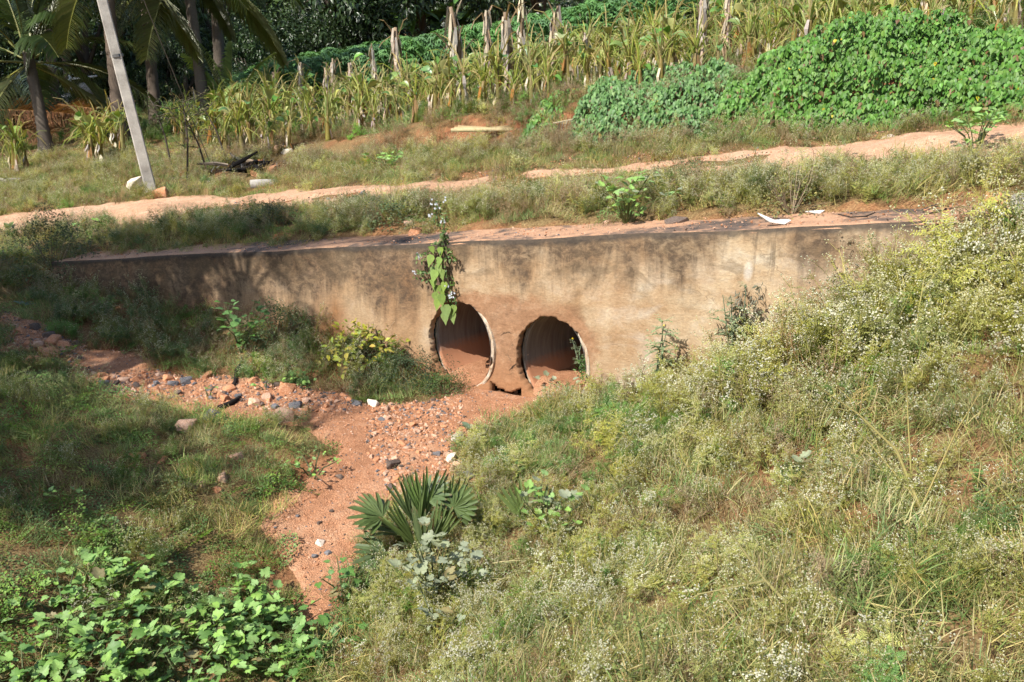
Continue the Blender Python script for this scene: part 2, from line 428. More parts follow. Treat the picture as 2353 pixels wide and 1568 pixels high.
def wall_mat():
    m, nt, N, K, b = newmat("stained_plaster")
    uv = nd(N, "ShaderNodeAttribute", attribute_name="sz")          # s, depth below top, height
    sx = N.new("ShaderNodeSeparateXYZ"); K.new(uv.outputs["Vector"], sx.inputs[0])
    s, dt, zz = sx.outputs[0], sx.outputs[1], sx.outputs[2]
    P = uv.outputs["Vector"]
    big = noise(N, K, P, 1.1, 5, .6, .5); med = noise(N, K, P, 3.2, 6, .65, .4); fin = noise(N, K, P, 34, 4, .65)
    st = N.new("ShaderNodeMapping"); st.inputs["Scale"].default_value = (2.3, .5, .0); K.new(P, st.inputs["Vector"])
    streak = noise(N, K, st.outputs[0], 1.0, 7, .68, .6)
    st2 = N.new("ShaderNodeMapping"); st2.inputs["Scale"].default_value = (1.1, .35, 0); st2.inputs["Location"].default_value = (4.3, 1, 0); K.new(P, st2.inputs["Vector"])
    wide = noise(N, K, st2.outputs[0], 1.0, 4, .55, .2)
    base = ramp(N, [(.33, (.22, .135, .07)), (.43, (.34, .232, .135)), (.53, (.40, .297, .188)), (.65, (.44, .375, .285))])
    K.new(mth(N, K, 'MULTIPLY_ADD', med, .5, mth(N, K, 'MULTIPLY', big, .5)), base.inputs[0])
    col = base.outputs[0]
    # grey lime wash patches low on the right
    gl = ramp(N, [(.5, 0), (.68, .8)]); K.new(noise(N, K, P, 1.7, 5, .6, .7), gl.inputs[0])
    gz = mth(N, K, 'MULTIPLY', gl.outputs[0], mth(N, K, 'MULTIPLY', mth(N, K, 'MULTIPLY_ADD', s, .6, -.4, True), mth(N, K, 'MULTIPLY_ADD', dt, 1.5, -.25, True)))
    col = mixc(N, K, col, (.48, .45, .39), gz)
    # rusty brown wash
    rb = ramp(N, [(.46, 0), (.64, .75)]); K.new(wide, rb.inputs[0])
    lf_ = mth(N, K, 'MULTIPLY_ADD', s, -.22, .30, True)
    rbf = mth(N, K, 'MULTIPLY', mth(N, K, 'ADD', rb.outputs[0], mth(N, K, 'MULTIPLY', lf_, mth(N, K, 'MULTIPLY_ADD', med, 1.6, -.35, True))), .85, None, True)
    col = mixc(N, K, col, (.25, .125, .055), rbf)
    # orange-brown mud round and between the pipes, and the splash at the foot
    ds = mth(N, K, 'ABSOLUTE', mth(N, K, 'SUBTRACT', s, .62))
    e = mth(N, K, 'ADD', mth(N, K, 'POWER', mth(N, K, 'DIVIDE', ds, 1.0), 4.0), mth(N, K, 'POWER', mth(N, K, 'DIVIDE', mth(N, K, 'MAXIMUM', zz, 0), 1.17), 6.0))
    mud = mth(N, K, 'MULTIPLY', mth(N, K, 'SUBTRACT', 1.12, mth(N, K, 'ADD', e, mth(N, K, 'MULTIPLY_ADD', med, 1.6, -.8))), 2.2, None, True)
    mudc = ramp(N, [(.3, (.19, .095, .05)), (.55, (.285, .155, .085)), (.75, (.37, .24, .15))]); K.new(noise(N, K, P, 7, 5, .65), mudc.inputs[0])
    col = mixc(N, K, col, mudc.outputs[0], mth(N, K, 'MULTIPLY', mud, .9))
    spl = mth(N, K, 'MULTIPLY', mth(N, K, 'SUBTRACT', mth(N, K, 'MULTIPLY_ADD', med, .8, .15), zz), 2.2, None, True)
    col = mixc(N, K, col, (.33, .16, .075), mth(N, K, 'MULTIPLY', spl, .6))
    # black-brown algae: heavy at the top edge and towards the left, running down in streaks
    left = mth(N, K, 'MULTIPLY_ADD', s, -.13, .42, True)
    reach = mth(N, K, 'ADD', mth(N, K, 'MULTIPLY_ADD', streak, 2.4, -1.08), mth(N, K, 'MULTIPLY', left, .62))
    reach = mth(N, K, 'ADD', reach, mth(N, K, 'MULTIPLY_ADD', wide, .9, -.42))
    al = mth(N, K, 'MULTIPLY', mth(N, K, 'SUBTRACT', mth(N, K, 'ADD', reach, .17), dt), 2.8, None, True)
    br = ramp(N, [(.35, .35), (.6, 1.0)]); K.new(noise(N, K, P, 9, 5, .7, .5), br.inputs[0])
    al = mth(N, K, 'MULTIPLY', al, br.outputs[0])
    col = mixc(N, K, col, (.075, .052, .036), mth(N, K, 'MULTIPLY', al, .93))
    st3 = N.new("ShaderNodeMapping"); st3.inputs["Scale"].default_value = (13.0, .45, 0); st3.inputs["Location"].default_value = (2.7, 3.1, 0); K.new(P, st3.inputs["Vector"])
    dr = ramp(N, [(.56, 0), (.62, 1.0)]); K.new(noise(N, K, st3.outputs[0], 1.0, 6, .65, .15), dr.inputs[0])
    drm = mth(N, K, 'MULTIPLY', dr.outputs[0], mth(N, K, 'SUBTRACT', mth(N, K, 'MULTIPLY_ADD', big, 2.2, -.45, True), mth(N, K, 'MULTIPLY', dt, .9), None, True))
    col = mixc(N, K, col, (.11, .08, .055), mth(N, K, 'MULTIPLY', drm, .7))
    blot = ramp(N, [(.51, 0), (.60, .85)]); K.new(noise(N, K, P, 2.3, 6, .62, .9), blot.inputs[0])
    bl = mth(N, K, 'MULTIPLY', blot.outputs[0], mth(N, K, 'SUBTRACT', 1.0, mth(N, K, 'MULTIPLY', dt, .95), None, True))
    col = mixc(N, K, col, (.12, .085, .052), mth(N, K, 'MULTIPLY', bl, .8))
    rim = mth(N, K, 'MULTIPLY', mth(N, K, 'SUBTRACT', mth(N, K, 'MULTIPLY_ADD', med, .16, -.005), dt), 22, None, True)
    col = mixc(N, K, col, (.045, .038, .032), mth(N, K, 'MULTIPLY', rim, .8))
    # hairline map cracking
    vc = N.new("ShaderNodeTexVoronoi"); vc.feature = 'DISTANCE_TO_EDGE'; vc.inputs["Scale"].default_value = 1.7
    wv = N.new("ShaderNodeVectorMath"); wv.operation = 'ADD'; nzc = N.new("ShaderNodeTexNoise"); nzc.inputs["Scale"].default_value = 5; K.new(P, nzc.inputs["Vector"])
    sc3 = N.new("ShaderNodeVectorMath"); sc3.operation = 'SCALE'; sc3.inputs[3].default_value = .35; K.new(nzc.outputs["Color"], sc3.inputs[0])
    K.new(P, wv.inputs[0]); K.new(sc3.outputs[0], wv.inputs[1]); K.new(wv.outputs[0], vc.inputs["Vector"])
    ck = mth(N, K, 'SUBTRACT', 1.0, mth(N, K, 'MULTIPLY', vc.outputs["Distance"], 110), None, True)
    ckm = ramp(N, [(.50, 0), (.58, 1)]); K.new(noise(N, K, P, 1.3, 2), ckm.inputs[0])
    col = mixc(N, K, col, (.10, .07, .045), mth(N, K, 'MULTIPLY', mth(N, K, 'MULTIPLY', ck, ckm.outputs[0]), .6))
    # one pale limewash dab
    e1 = mth(N, K, 'POWER', mth(N, K, 'DIVIDE', mth(N, K, 'SUBTRACT', s, 3.02), .055), 2.0)
    e2 = mth(N, K, 'POWER', mth(N, K, 'DIVIDE', mth(N, K, 'SUBTRACT', dt, .36), .13), 2.0)
    dab = mth(N, K, 'MULTIPLY', mth(N, K, 'SUBTRACT', 1.25, mth(N, K, 'ADD', mth(N, K, 'ADD', e1, e2), med)), 1.2, None, True)
    col = mixc(N, K, col, (.62, .60, .56), mth(N, K, 'MULTIPLY', dab, .45))
    sp = ramp(N, [(.3, .80), (.7, 1.13)]); K.new(fin, sp.inputs[0])
    col = mixc(N, K, col, sp.outputs[0], 1.0, 'MULTIPLY')
    K.new(col, b.inputs["Base Color"]); b.inputs["Roughness"].default_value = .92; b.inputs["Specular IOR Level"].default_value = .15
    bp = N.new("ShaderNodeBump"); bp.inputs["Strength"].default_value = .55; bp.inputs["Distance"].default_value = .012
    K.new(mth(N, K, 'ADD', mth(N, K, 'MULTIPLY', fin, .7), med), bp.inputs["Height"]); K.new(bp.outputs[0], b.inputs["Normal"])
    return m
M_WALL = wall_mat()
def coping_mat():
    m, nt, N, K, b = newmat("sandy_coping")
    tc = N.new("ShaderNodeTexCoord"); P = tc.outputs["Object"]
    a = noise(N, K, P, .7, 4, .6, .5); f = noise(N, K, P, 60, 3, .65); md = noise(N, K, P, 8, 4, .6)
    r = ramp(N, [(.38, (.06, .047, .04)), (.45, (.17, .11, .075)), (.51, (.42, .235, .135)), (.7, (.52, .31, .19))]); K.new(mth(N, K, 'MULTIPLY_ADD', md, .35, mth(N, K, 'MULTIPLY', a, .65)), r.inputs[0])
    sp = ramp(N, [(.3, .7), (.7, 1.2)]); K.new(f, sp.inputs[0])
    K.new(mixc(N, K, r.outputs[0], sp.outputs[0], 1.0, 'MULTIPLY'), b.inputs["Base Color"]); b.inputs["Roughness"].default_value = .95
    bp = N.new("ShaderNodeBump"); bp.inputs["Strength"].default_value = .6; bp.inputs["Distance"].default_value = .015
    K.new(mth(N, K, 'ADD', md, f), bp.inputs["Height"]); K.new(bp.outputs[0], b.inputs["Normal"])
    return m
M_COPING = coping_mat()
def pipe_mat():
    m, nt, N, K, b = newmat("pipe_concrete")
    tc = N.new("ShaderNodeTexCoord"); P = tc.outputs["Object"]      # x along the pipe, z up
    sx = N.new("ShaderNodeSeparateXYZ"); K.new(P, sx.inputs[0])
    mp = N.new("ShaderNodeMapping"); mp.inputs["Scale"].default_value = (9, 1.0, 1.0); K.new(P, mp.inputs["Vector"])
    a = noise(N, K, mp.outputs[0], 2.0, 5, .6); f = noise(N, K, P, 40, 4, .6)
    r = ramp(N, [(.3, (.11, .09, .075)), (.5, (.165, .14, .118)), (.7, (.235, .20, .17))]); K.new(a, r.inputs[0])
    silt = mth(N, K, 'MULTIPLY', mth(N, K, 'SUBTRACT', mth(N, K, 'MULTIPLY_ADD', f, .12, -.14), sx.outputs[2]), 9, None, True)
    col = mixc(N, K, r.outputs[0], (.40, .17, .08), mth(N, K, 'MULTIPLY', silt, .85))
    K.new(col, b.inputs["Base Color"]); b.inputs["Roughness"].default_value = .8
    bp = N.new("ShaderNodeBump"); bp.inputs["Strength"].default_value = .4; bp.inputs["Distance"].default_value = .006
    K.new(mth(N, K, 'ADD', a, f), bp.inputs["Height"]); K.new(bp.outputs[0], b.inputs["Normal"])
    return m
M_PIPE = pipe_mat()
def plain(name, c, rough=.7, metal=0.0):
    m, nt, N, K, b = newmat(name)
    tc = N.new("ShaderNodeTexCoord"); a = noise(N, K, tc.outputs["Object"], 12, 4)
    sp = ramp(N, [(.3, .8), (.7, 1.15)]); K.new(a, sp.inputs[0])
    K.new(mixc(N, K, c, sp.outputs[0], 1.0, 'MULTIPLY'), b.inputs["Base Color"])
    b.inputs["Roughness"].default_value = rough; b.inputs["Metallic"].default_value = metal
    return m
M_WIRE = plain("wire", (.16, .155, .15), .5, .6)
M_WHITEPIPE = plain("white_pvc", (.7, .69, .66), .4)
M_CHAR = plain("charred_wood", (.018, .016, .015), .9)
M_ASH = plain("ash", (.24, .235, .24), .95)

# ------------------------------------------------------------------ ground sheet
def axis(parts):
    out = []
    for a, b, st in parts: out.append(np.arange(a, b, st))
    return np.concatenate(out + [np.array([parts[-1][1]])])
gx = np.concatenate([-np.geomspace(420, 26, 22), axis([(-25, -9, .25), (-9, 6.5, .07), (6.5, 20, .25)]), np.geomspace(21, 420, 22)])
gy = np.concatenate([-np.geomspace(300, 3, 18), axis([(-2.5, 2.8, .25), (2.8, 14.5, .07), (14.5, 24, .14), (24, 60, .5)]), np.geomspace(62, 800, 20)])
X, Y = np.meshgrid(gx, gy)
Z = H(X, Y)
nx, ny = len(gx), len(gy)
vs = np.c_[X.ravel(), Y.ravel(), Z.ravel()]
idx = np.arange(nx * ny).reshape(ny, nx)
quads = np.stack([idx[:-1, :-1], idx[:-1, 1:], idx[1:, 1:], idx[1:, :-1]], -1).reshape(-1, 4)
cx = vs[quads].mean(1)
s_, n_ = SN(cx[:, 0], cx[:, 1])
kill = (s_ > W0 + .12) & (s_ < W1 - .12) & (n_ > .12) & (n_ < WT - .08)
quads = quads[~kill]
def npmesh(name, vs, fs, mat, smooth=True):
    me = bpy.data.meshes.new(name)
    me.vertices.add(len(vs)); me.vertices.foreach_set("co", np.asarray(vs, np.float32).ravel())
    k = fs.shape[1]
    me.loops.add(fs.size); me.loops.foreach_set("vertex_index", fs.ravel().astype(np.int32))
    me.polygons.add(len(fs)); me.polygons.foreach_set("loop_start", np.arange(0, fs.size, k, dtype=np.int32))
    me.polygons.foreach_set("use_smooth", np.full(len(fs), smooth))
    me.update(calc_edges=True); me.validate()
    me.materials.append(mat)
    return me
ground = put("ground", npmesh("ground", vs, quads, M_SOIL), kind="structure")
tag(ground, "red earth slopes and banks under the weeds", None)

# sandy stream bed: a fine sheet that dips under the earth at its ragged border
def sheet(name, xs, ys, inside, lift, mat, kind="structure", rough=0.012):
    XX, YY = np.meshgrid(xs, ys)
    m = inside(XX, YY).astype(float)
    for _ in range(3):                                  # soften the border
        q = np.pad(m, 1, mode='edge')
        m = (q[:-2, 1:-1] + q[2:, 1:-1] + q[1:-1, :-2] + q[1:-1, 2:] + 2 * q[1:-1, 1:-1]) / 6
    ZZ = H(XX, YY) + lift * (m * 2.6 - 1.0) + rough * (fbm(XX, YY, 14, 3, 77) - .5) * 2 * m
    i = np.arange(XX.size).reshape(XX.shape)
    q = np.stack([i[:-1, :-1], i[:-1, 1:], i[1:, 1:], i[1:, :-1]], -1).reshape(-1, 4)
    keep = (m.ravel()[q] > .12).any(1)
    q = q[keep]
    u, inv = np.unique(q, return_inverse=True)
    vv = np.c_[XX.ravel(), YY.ravel(), ZZ.ravel()][u]
    return put(name, npmesh(name, vv, inv.reshape(-1, 4), mat), kind=kind)
def in_bed(x, y):
    s, n = SN(x, y)
    return sandmask(x, y) & (n < 0.07)
bed = sheet("stream_bed", np.arange(-7.5, 1.6, .045), np.arange(4.2, 12.6, .045), in_bed, .022, M_SAND)
tag(bed, "dry orange sand of the stream bed below the pipes")
def in_track(x, y):
    s, n = SN(x, y)
    e = rw_s(s) + 0.28 * (fbm(x, y, 1.7, 3, 51) - .5)
    hump = (np.abs(n - nr_s(s)) < 0.2) & (fbm(x, y, 1.1, 3, 61) > .56)
    cover = (fbm(x, y, .8, 3, 66) > .68) & (s > -5.5) & (s < 2.0)
    return (np.abs(n - nr_s(s)) < e) & ~hump & ~cover
track = sheet("dirt_track", np.arange(-16, 9.5, .07), np.arange(6.5, 20, .07), in_track, .03, M_TRACK, rough=.015)
tag(track, "pale orange dirt track running behind the culvert wall")

# ------------------------------------------------------------------ culvert wall
PIPES = [(0.0, .525), (1.09, .52)]
PR, PO = .47, .512
EL = .88                                  # the pipes are squeezed to an upright oval
SK = math.radians(14)
def wallxyz(s, n, z):
    x, y = XY(s, n); return (float(x), float(y), float(z))
wall = thing("culvert_wall", "long low stained plaster headwall of the culvert with two round pipes", "wall", (*XY(0.5, 0.2), 0))
woff = wall.location.copy()
def wlocal(p): return V(p) - woff
ds = .022
ss = np.arange(W0, W1 + ds * .5, ds)
zs = np.arange(-.45, 1.0001, ds * 1.0)
# rows: below z=1.0 fixed, above blend to the sloping top
rows = 96
def hole(s, z, k):
    sc, zc = PIPES[k]
    q_ = (s - (sc - .01)) / EL; an = math.atan2(z - zc, q_)
    r = .476 + .022 * math.cos(an - .1) + .007 * math.sin(7 * an + k * 2) + .006 * math.sin(17 * an + 1.3 * k) + .005 * math.sin(41 * an)
    return math.hypot(q_, z - zc) - r
def build_wall():
    vs, sz, ok = [], [], []
    for j in range(rows + 1):
        f = j / rows
        zt = walltop(ss) + .018 * (fbm(ss, ss * 0, 1.1, 3, 41) - .5) * 2
        zb = -.45
        z = zb + (zt - zb) * f
        bul = .03 * (fbm(ss, z, .8, 3, 45) - .5) + .012 * (fbm(ss, z, 5, 3, 46) - .5)
        edge = np.clip((f - .985) / .015, 0, 1) * .018
        # plaster dips back beside each mouth's far side and stands proud at its near side
        sw = np.zeros_like(ss)
        for sc, zc in PIPES:
            w = np.exp(-(((ss - sc) / .72) ** 4)) * sstep((1.35 - z) / .5)
            sw -= w * np.clip((ss - sc), -.62, .62) * .05
        nn = bul + edge + sw
        x, y = XY(ss, nn)
        vs.append(np.c_[x, y, z]); sz.append(np.c_[ss, zt - z, z])
    vs = np.array(vs); sz = np.array(sz)
    R, C = vs.shape[:2]
    I = np.arange(R * C).reshape(R, C)
    inside = np.zeros((R, C), bool)
    P = sz.reshape(-1, 3)
    near = (np.abs(P[:, 0] - .55) < 1.3) & (P[:, 2] < 1.2)
    ins = np.zeros(R * C, bool)
    for i in np.nonzero(near)[0]:
        s, z = P[i, 0], P[i, 2]
        if hole(s, z, 0) < 0 or hole(s, z, 1) < 0: ins[i] = True
        # broken plaster lip between the mouths
        lip = .135 + 2.6 * (s - .56) ** 2 + .006 * math.sin(s * 61) + .006 * math.sin(s * 133)
        if .36 < s < .76 and z < lip: ins[i] = True
    fs = np.stack([I[:-1, :-1], I[:-1, 1:], I[1:, 1:], I[1:, :-1]], -1).reshape(-1, 4)
    cnt = ins[fs].sum(1)
    # snap inside vertices of straddling faces to the mouth outline
    V_ = vs.reshape(-1, 3).copy()
    strad = fs[(cnt > 0) & (cnt < 4)]
    sv = set(int(q) for q in np.unique(strad[ins[strad]]))
    for i in sv:
        s, z = P[i, 0], P[i, 2]
        for k in (0, 1):
            h = hole(s, z, k)
            if -ds * 2 < h < 0:
                sc, zc = PIPES[k]; c0 = sc - .01; d = math.hypot((s - c0) / EL, z - zc)
                s2 = c0 + (s - c0) * (d - h) / d; z2 = zc + (z - zc) * (d - h) / d
                dx, dy = (s2 - s) * CA, -(s2 - s) * SA
                V_[i] += (dx, dy, z2 - z)
    fs = fs[cnt < 4]
    # thickness of the plaster round the openings
    bm = bmesh.new()
    ly = bm.verts.layers.float_vector.new("sz")
    used = np.unique(fs); mp = {int(u): bm.verts.new(V(V_[u]) - woff) for u in used}
    for u in used: mp[int(u)][ly] = V(P[u])
    for f in fs: bm.faces.new([mp[int(q)] for q in f])
    bm.edges.ensure_lookup_table()
    bed_ = [e for e in bm.edges if e.is_boundary and all(abs(v[ly].x - .55) < 1.25 and v[ly].z < 1.15 and v[ly].z > -.44 for v in e.verts)]
    r = bmesh.ops.extrude_edge_only(bm, edges=bed_)
    nv = [v for v in r['geom'] if isinstance(v, bmesh.types.BMVert)]
    ax = V((SA, CA, 0))
    for v in nv: v.co += ax * .10
    # back, ends
    for sg, flip in ((W0, 0), (W1, 1)):
        zt = walltop(sg)
        q = [bm.verts.new(V(wallxyz(sg, n, z)) - woff) for n, z in ((0.0, -.45), (WT, -.45), (WT, zt), (0.0, zt))]
        for v, (d, z) in zip(q, ((1.2, .2), (1.2, .2), (.2, .6), (.2, .6))): v[ly] = V((sg, d, z))
        bm.faces.new(q if not flip else q[::-1])
    for f in bm.faces: f.smooth = True
    bmesh.ops.recalc_face_normals(bm, faces=bm.faces)
    me = bpy.data.meshes.new("wall_face"); bm.to_mesh(me); bm.free()
    me.materials.append(M_WALL)
    return me
put("wall_face", build_wall(), wall)
# coping
sc_ = np.arange(W0 - .01, W1 + .01, .05); nc = np.array([.012, .03, .06, .12, .22, .32, .42, .52, .62, .74, .86, .98, 1.1])
SS, NN = np.meshgrid(sc_, nc)
zt = walltop(SS) + .018 * (fbm(SS, SS * 0, 1.1, 3, 41) - .5) * 2 + .004
zc_ = zt + .02 * (fbm(SS, NN, 3, 3, 44) - .45) * np.clip(NN / .1, 0, 1) + .05 * np.clip(NN - .4, 0, 1)
zc_[0] = zt[0] - .030; zc_[1] = zt[1] - .006; zc_[-1] -= .10
xx, yy = XY(SS, NN)
I = np.arange(SS.size).reshape(SS.shape)
fq = np.stack([I[:-1, :-1], I[1:, :-1], I[1:, 1:], I[:-1, 1:]], -1).reshape(-1, 4)[:, ::-1]
put("coping", npmesh("coping", np.c_[xx.ravel(), yy.ravel(), zc_.ravel()] - np.array(woff), fq, M_COPING), wall)
# pipes
AXD = V((math.sin(AZ + SK), math.cos(AZ + SK), 0))
for k, (sc, zc) in enumerate(PIPES):
    bm = bmesh.new()
    seg = 72; xs = [-.005, 0.0, .05, .15, .4, .8, 1.4, 2.2, 3.2, 4.4, 5.6]
    rings = []
    for j, xx_ in enumerate(xs):
        ring = []
        for i in range(seg):
            a = 2 * PI * i / seg
            chip = .014 * (vnoise(np.array([i * .6]), np.array([k * 3.0]), 5)[0]) + (.02 if (i in (5, 6, 30, 31, 47)) else 0)
            xo = chip if j == 0 else 0
            r = PR + (.006 if j == 0 else 0)
            ring.append(bm.verts.new((xx_ + xo, r * math.sin(a), r * math.cos(a))))
        rings.append(ring)
    for j in range(len(xs) - 1):
        for i in range(seg):
            bm.faces.new((rings[j][i], rings[j][(i + 1) % seg], rings[j + 1][(i + 1) % seg], rings[j + 1][i]))
    bm.faces.new(rings[-1])
    for f in bm.faces: f.smooth = True
    me = bpy.data.meshes.new("concrete_pipe"); bm.to_mesh(me); bm.free(); me.materials.append(M_PIPE)
    cx_, cy_ = XY(sc, 0.065)
    po = put("concrete_pipe", me, wall, V((cx_, cy_, zc)) - woff, (0, 0, math.atan2(AXD.y, AXD.x)), (1, EL, 1))
    # rim
    bm = bmesh.new(); prof = []
    for j, (xx_, r) in enumerate(((.06, PR + .002), (.0, PR + .003), (-.006, PR + .010), (-.006, PO - .012), (.01, PO), (.22, PO))):
        ring = []
        for i in range(seg):
            a = 2 * PI * i / seg
            w = vnoise(np.array([i * .9]), np.array([k * 7.0 + j * .3]), 8)[0]
            brk = .03 if i % 24 in (3, 4) or (i + k * 5) % 31 == 7 else 0
            ring.append(bm.verts.new((xx_ + (.016 * w + brk if j < 4 else 0), (r + (.006 * (w - .5))) * math.sin(a), (r + .006 * (w - .5)) * math.cos(a))))
        prof.append(ring)
    for j in range(5):
        for i in range(seg):
            bm.faces.new((prof[j][i], prof[j + 1][i], prof[j + 1][(i + 1) % seg], prof[j][(i + 1) % seg]))
    me = bpy.data.meshes.new("rim"); bm.to_mesh(me); bm.free(); me.materials.append(M_RIM)
    put("rim", me, po)
    # silt lying in the pipe
    bm = bmesh.new(); g = []
    for xx_ in np.linspace(-.08, 4.5, 40):
        row = []
        for v in np.linspace(-1, 1, 17):
            lev = -.40 + (.07 if k else 0.0) + .03 * float(fbm(np.array([xx_ * 2.]), np.array([v * 1.5 + k * 9]), 1, 3, 5)[0]) + .03 * v * v - .015 * max(xx_, 0) - .10 * max(0, .12 - xx_) / .2
            hw = math.sqrt(max(PR ** 2 - lev ** 2, 0)) * .995
            row.append(bm.verts.new((xx_, v * hw, lev)))
        g.append(row)
    for i in range(len(g) - 1):
        for j in range(16): bm.faces.new((g[i][j], g[i + 1][j], g[i + 1][j + 1], g[i][j + 1]))
    for f in bm.faces: f.smooth = True
    bmesh.ops.recalc_face_normals(bm, faces=bm.faces)
    me = bpy.data.meshes.new("silt"); bm.to_mesh(me); bm.free(); me.materials.append(M_SAND)
    put("silt", me, po)
# crack between the mouths
def crack(pts, w):
    bm = bmesh.new(); prev = None
    for i, (s, z) in enumerate(pts):
        ww = w * (.3 + random.random()) * (0.2 if i in (0, len(pts) - 1) else 1)
        off = -.005
        for sc, zc in PIPES:
            off -= math.exp(-(((s - sc) / .72) ** 4)) * float(sstep((1.35 - z) / .5)) * max(-.62, min(.62, s - sc)) * .05
        bul = .03 * (fbm(np.array([s]), np.array([z]), .8, 3, 45)[0] - .5) + .012 * (fbm(np.array([s]), np.array([z]), 5, 3, 46)[0] - .5)
        a = bm.verts.new(V(wallxyz(s, off + bul, z - ww)) - woff); c = bm.verts.new(V(wallxyz(s, off + bul, z + ww)) - woff)
        if prev: bm.faces.new((prev[0], a, c, prev[1]))
        prev = (a, c)
    me = bpy.data.meshes.new("crack"); bm.to_mesh(me); bm.free(); me.materials.append(M_BLACK)
    return put("crack", me, wall)
crack([(.50 + i * .022, .72 + .05 * math.sin(i * .33) + random.uniform(-.008, .008) - (.03 if i > 6 else 0)) for i in range(7)] , .006)
crack([(.60 + i * .02, .36 + i * .018 + random.uniform(-.006, .006)) for i in range(6)], .009)

# ------------------------------------------------------------------ scatter (uncountable growth)
def scatter(name, pts, rot, scl, pid, protos, label, cat):
    src = bpy.data.collections.new(name + "_source")
    for i, me in enumerate(protos):
        o = bpy.data.objects.new("%s_p%02d" % (name, i), me); src.objects.link(o)
    me = bpy.data.meshes.new(name)
    me.vertices.add(len(pts)); me.vertices.foreach_set("co", np.asarray(pts, np.float32).ravel())
    a = me.attributes.new("rot", 'FLOAT_VECTOR', 'POINT'); a.data.foreach_set("vector", np.asarray(rot, np.float32).ravel())
    a = me.attributes.new("scl", 'FLOAT', 'POINT'); a.data.foreach_set("value", np.asarray(scl, np.float32))
    a = me.attributes.new("pid", 'INT', 'POINT'); a.data.foreach_set("value", np.asarray(pid, np.int32))
    me.update()
    o = put(name, me, kind="stuff"); tag(o, label, cat)
    ng = bpy.data.node_groups.new(name, 'GeometryNodeTree')
    ng.interface.new_socket("Geometry", in_out='INPUT', socket_type='NodeSocketGeometry')
    ng.interface.new_socket("Geometry", in_out='OUTPUT', socket_type='NodeSocketGeometry')
    N, K = ng.nodes, ng.links
    gi = N.new("NodeGroupInput"); go = N.new("NodeGroupOutput")
    ci = N.new("GeometryNodeCollectionInfo"); ci.inputs["Collection"].default_value = src
    ci.inputs["Separate Children"].default_value = True; ci.inputs["Reset Children"].default_value = True
    ip = N.new("GeometryNodeInstanceOnPoints"); ip.inputs["Pick Instance"].default_value = True
    def na(nm, ty):
        n = N.new("GeometryNodeInputNamedAttribute"); n.data_type = ty; n.inputs["Name"].default_value = nm
        return n.outputs["Attribute"]
    er = N.new("FunctionNodeEulerToRotation")
    K.new(na("rot", 'FLOAT_VECTOR'), er.inputs[0])
    K.new(gi.outputs[0], ip.inputs["Points"]); K.new(ci.outputs[0], ip.inputs["Instance"])
    K.new(na("pid", 'INT'), ip.inputs["Instance Index"])
    K.new(er.outputs[0], ip.inputs["Rotation"]); K.new(na("scl", 'FLOAT'), ip.inputs["Scale"])
    K.new(ip.outputs[0], go.inputs[0])
    md = o.modifiers.new("grow", 'NODES'); md.node_group = ng
    return o

def rv(a, b): return random.uniform(a, b)
def jit(c, k=.15):
    f = 1 + rv(-k, k); return tuple(max(0.0, x * f * (1 + rv(-k * .3, k * .3))) for x in c)
def rdir(el0, el1):
    a = rv(0, 2 * PI); e = math.radians(rv(el0, el1))
    return V((math.cos(a) * math.cos(e), math.sin(a) * math.cos(e), math.sin(e)))

GREEN = (.085, .155, .040); OLIVE = (.17, .19, .065); STRAW = (.42, .345, .16); PALE = (.30, .31, .12); BROWN = (.20, .125, .06); WHITE = (.78, .77, .66)

def parthenium(seed, h, heads, cst, clf, leafy=1.0, hsz=.0055, chd=WHITE, spread=1.0):
    random.seed(seed); mb = MB()
    def br(p, d, Ln, w, depth):
        pts = [p.copy()]; q = p.copy(); dd = d.copy()
        for i in range(3):
            dd = (dd + rdir(-90, 90) * .16 + V((0, 0, .08))).normalized(); q = q + dd * (Ln / 3); pts.append(q.copy())
        mb.ribbon(pts, [w, w * .9, w * .75, w * .5], jit(cst))
        if depth < 2:
            k = int((6 if depth == 0 else 3) * leafy + random.random())
            for i in range(k):
                t = rv(.05, .85); b0 = pts[min(2, int(t * 3))].lerp(pts[min(3, int(t * 3) + 1)], (t * 3) % 1)
                ld = rdir(-10, 45); ll = h * rv(.10, .22)
                for j in range(5):
                    bb = b0 + ld * (ll * (j + 1) / 5.5)
                    for sg in (-1, 1):
                        sd = ld.cross(V((0, 0, 1))).normalized() * sg
                        mb.leaf(bb, (sd + ld * .7 + V((0, 0, rv(-.2, .2)))), V((0, 0, 1)), ll * rv(.18, .3), ll * .075, jit(clf, .25), (0.25, 1, 0.1), 0, .2)
                mb.ribbon([b0, b0 + ld * ll], [.0022, .0015], jit(clf))
            nb = random.randint(3, 5) if depth == 0 else random.randint(2, 4)
            for i in range(nb):
                t = rv(.35, 1.0) if depth == 0 else rv(.3, 1)
                b0 = pts[min(2, int(t * 2.99))].lerp(pts[min(3, int(t * 2.99) + 1)], (t * 2.99) % 1)
                a = rdir(5, 60); nd_ = (dd * .9 + a * .85 * spread).normalized()
                br(b0, nd_, Ln * rv(.38, .62), w * .65, depth + 1)
        else:
            for i in range(heads):
                o = q + rdir(-20, 90) * rv(.006, .03)
                mb.ribbon([q, o], [.0016, .0012], jit(cst))
                mb.bit(o, hsz * rv(.7, 1.25), jit(chd, .12))
    for j in range(3):
        an = j * 2.1 + rv(0, 1); cx_, cy_ = math.cos(an) * rv(.08, .17), math.sin(an) * rv(.08, .17)
        for i in range(2):
            d = (V((0, 0, 1)) + rdir(0, 30) * .45).normalized()
            br(V((cx_ + rv(-.03, .03), cy_ + rv(-.03, .03), -.05)), d, h * rv(.5, .8), .0055, 0)
    return mb.mesh("weed", M_PLANT)
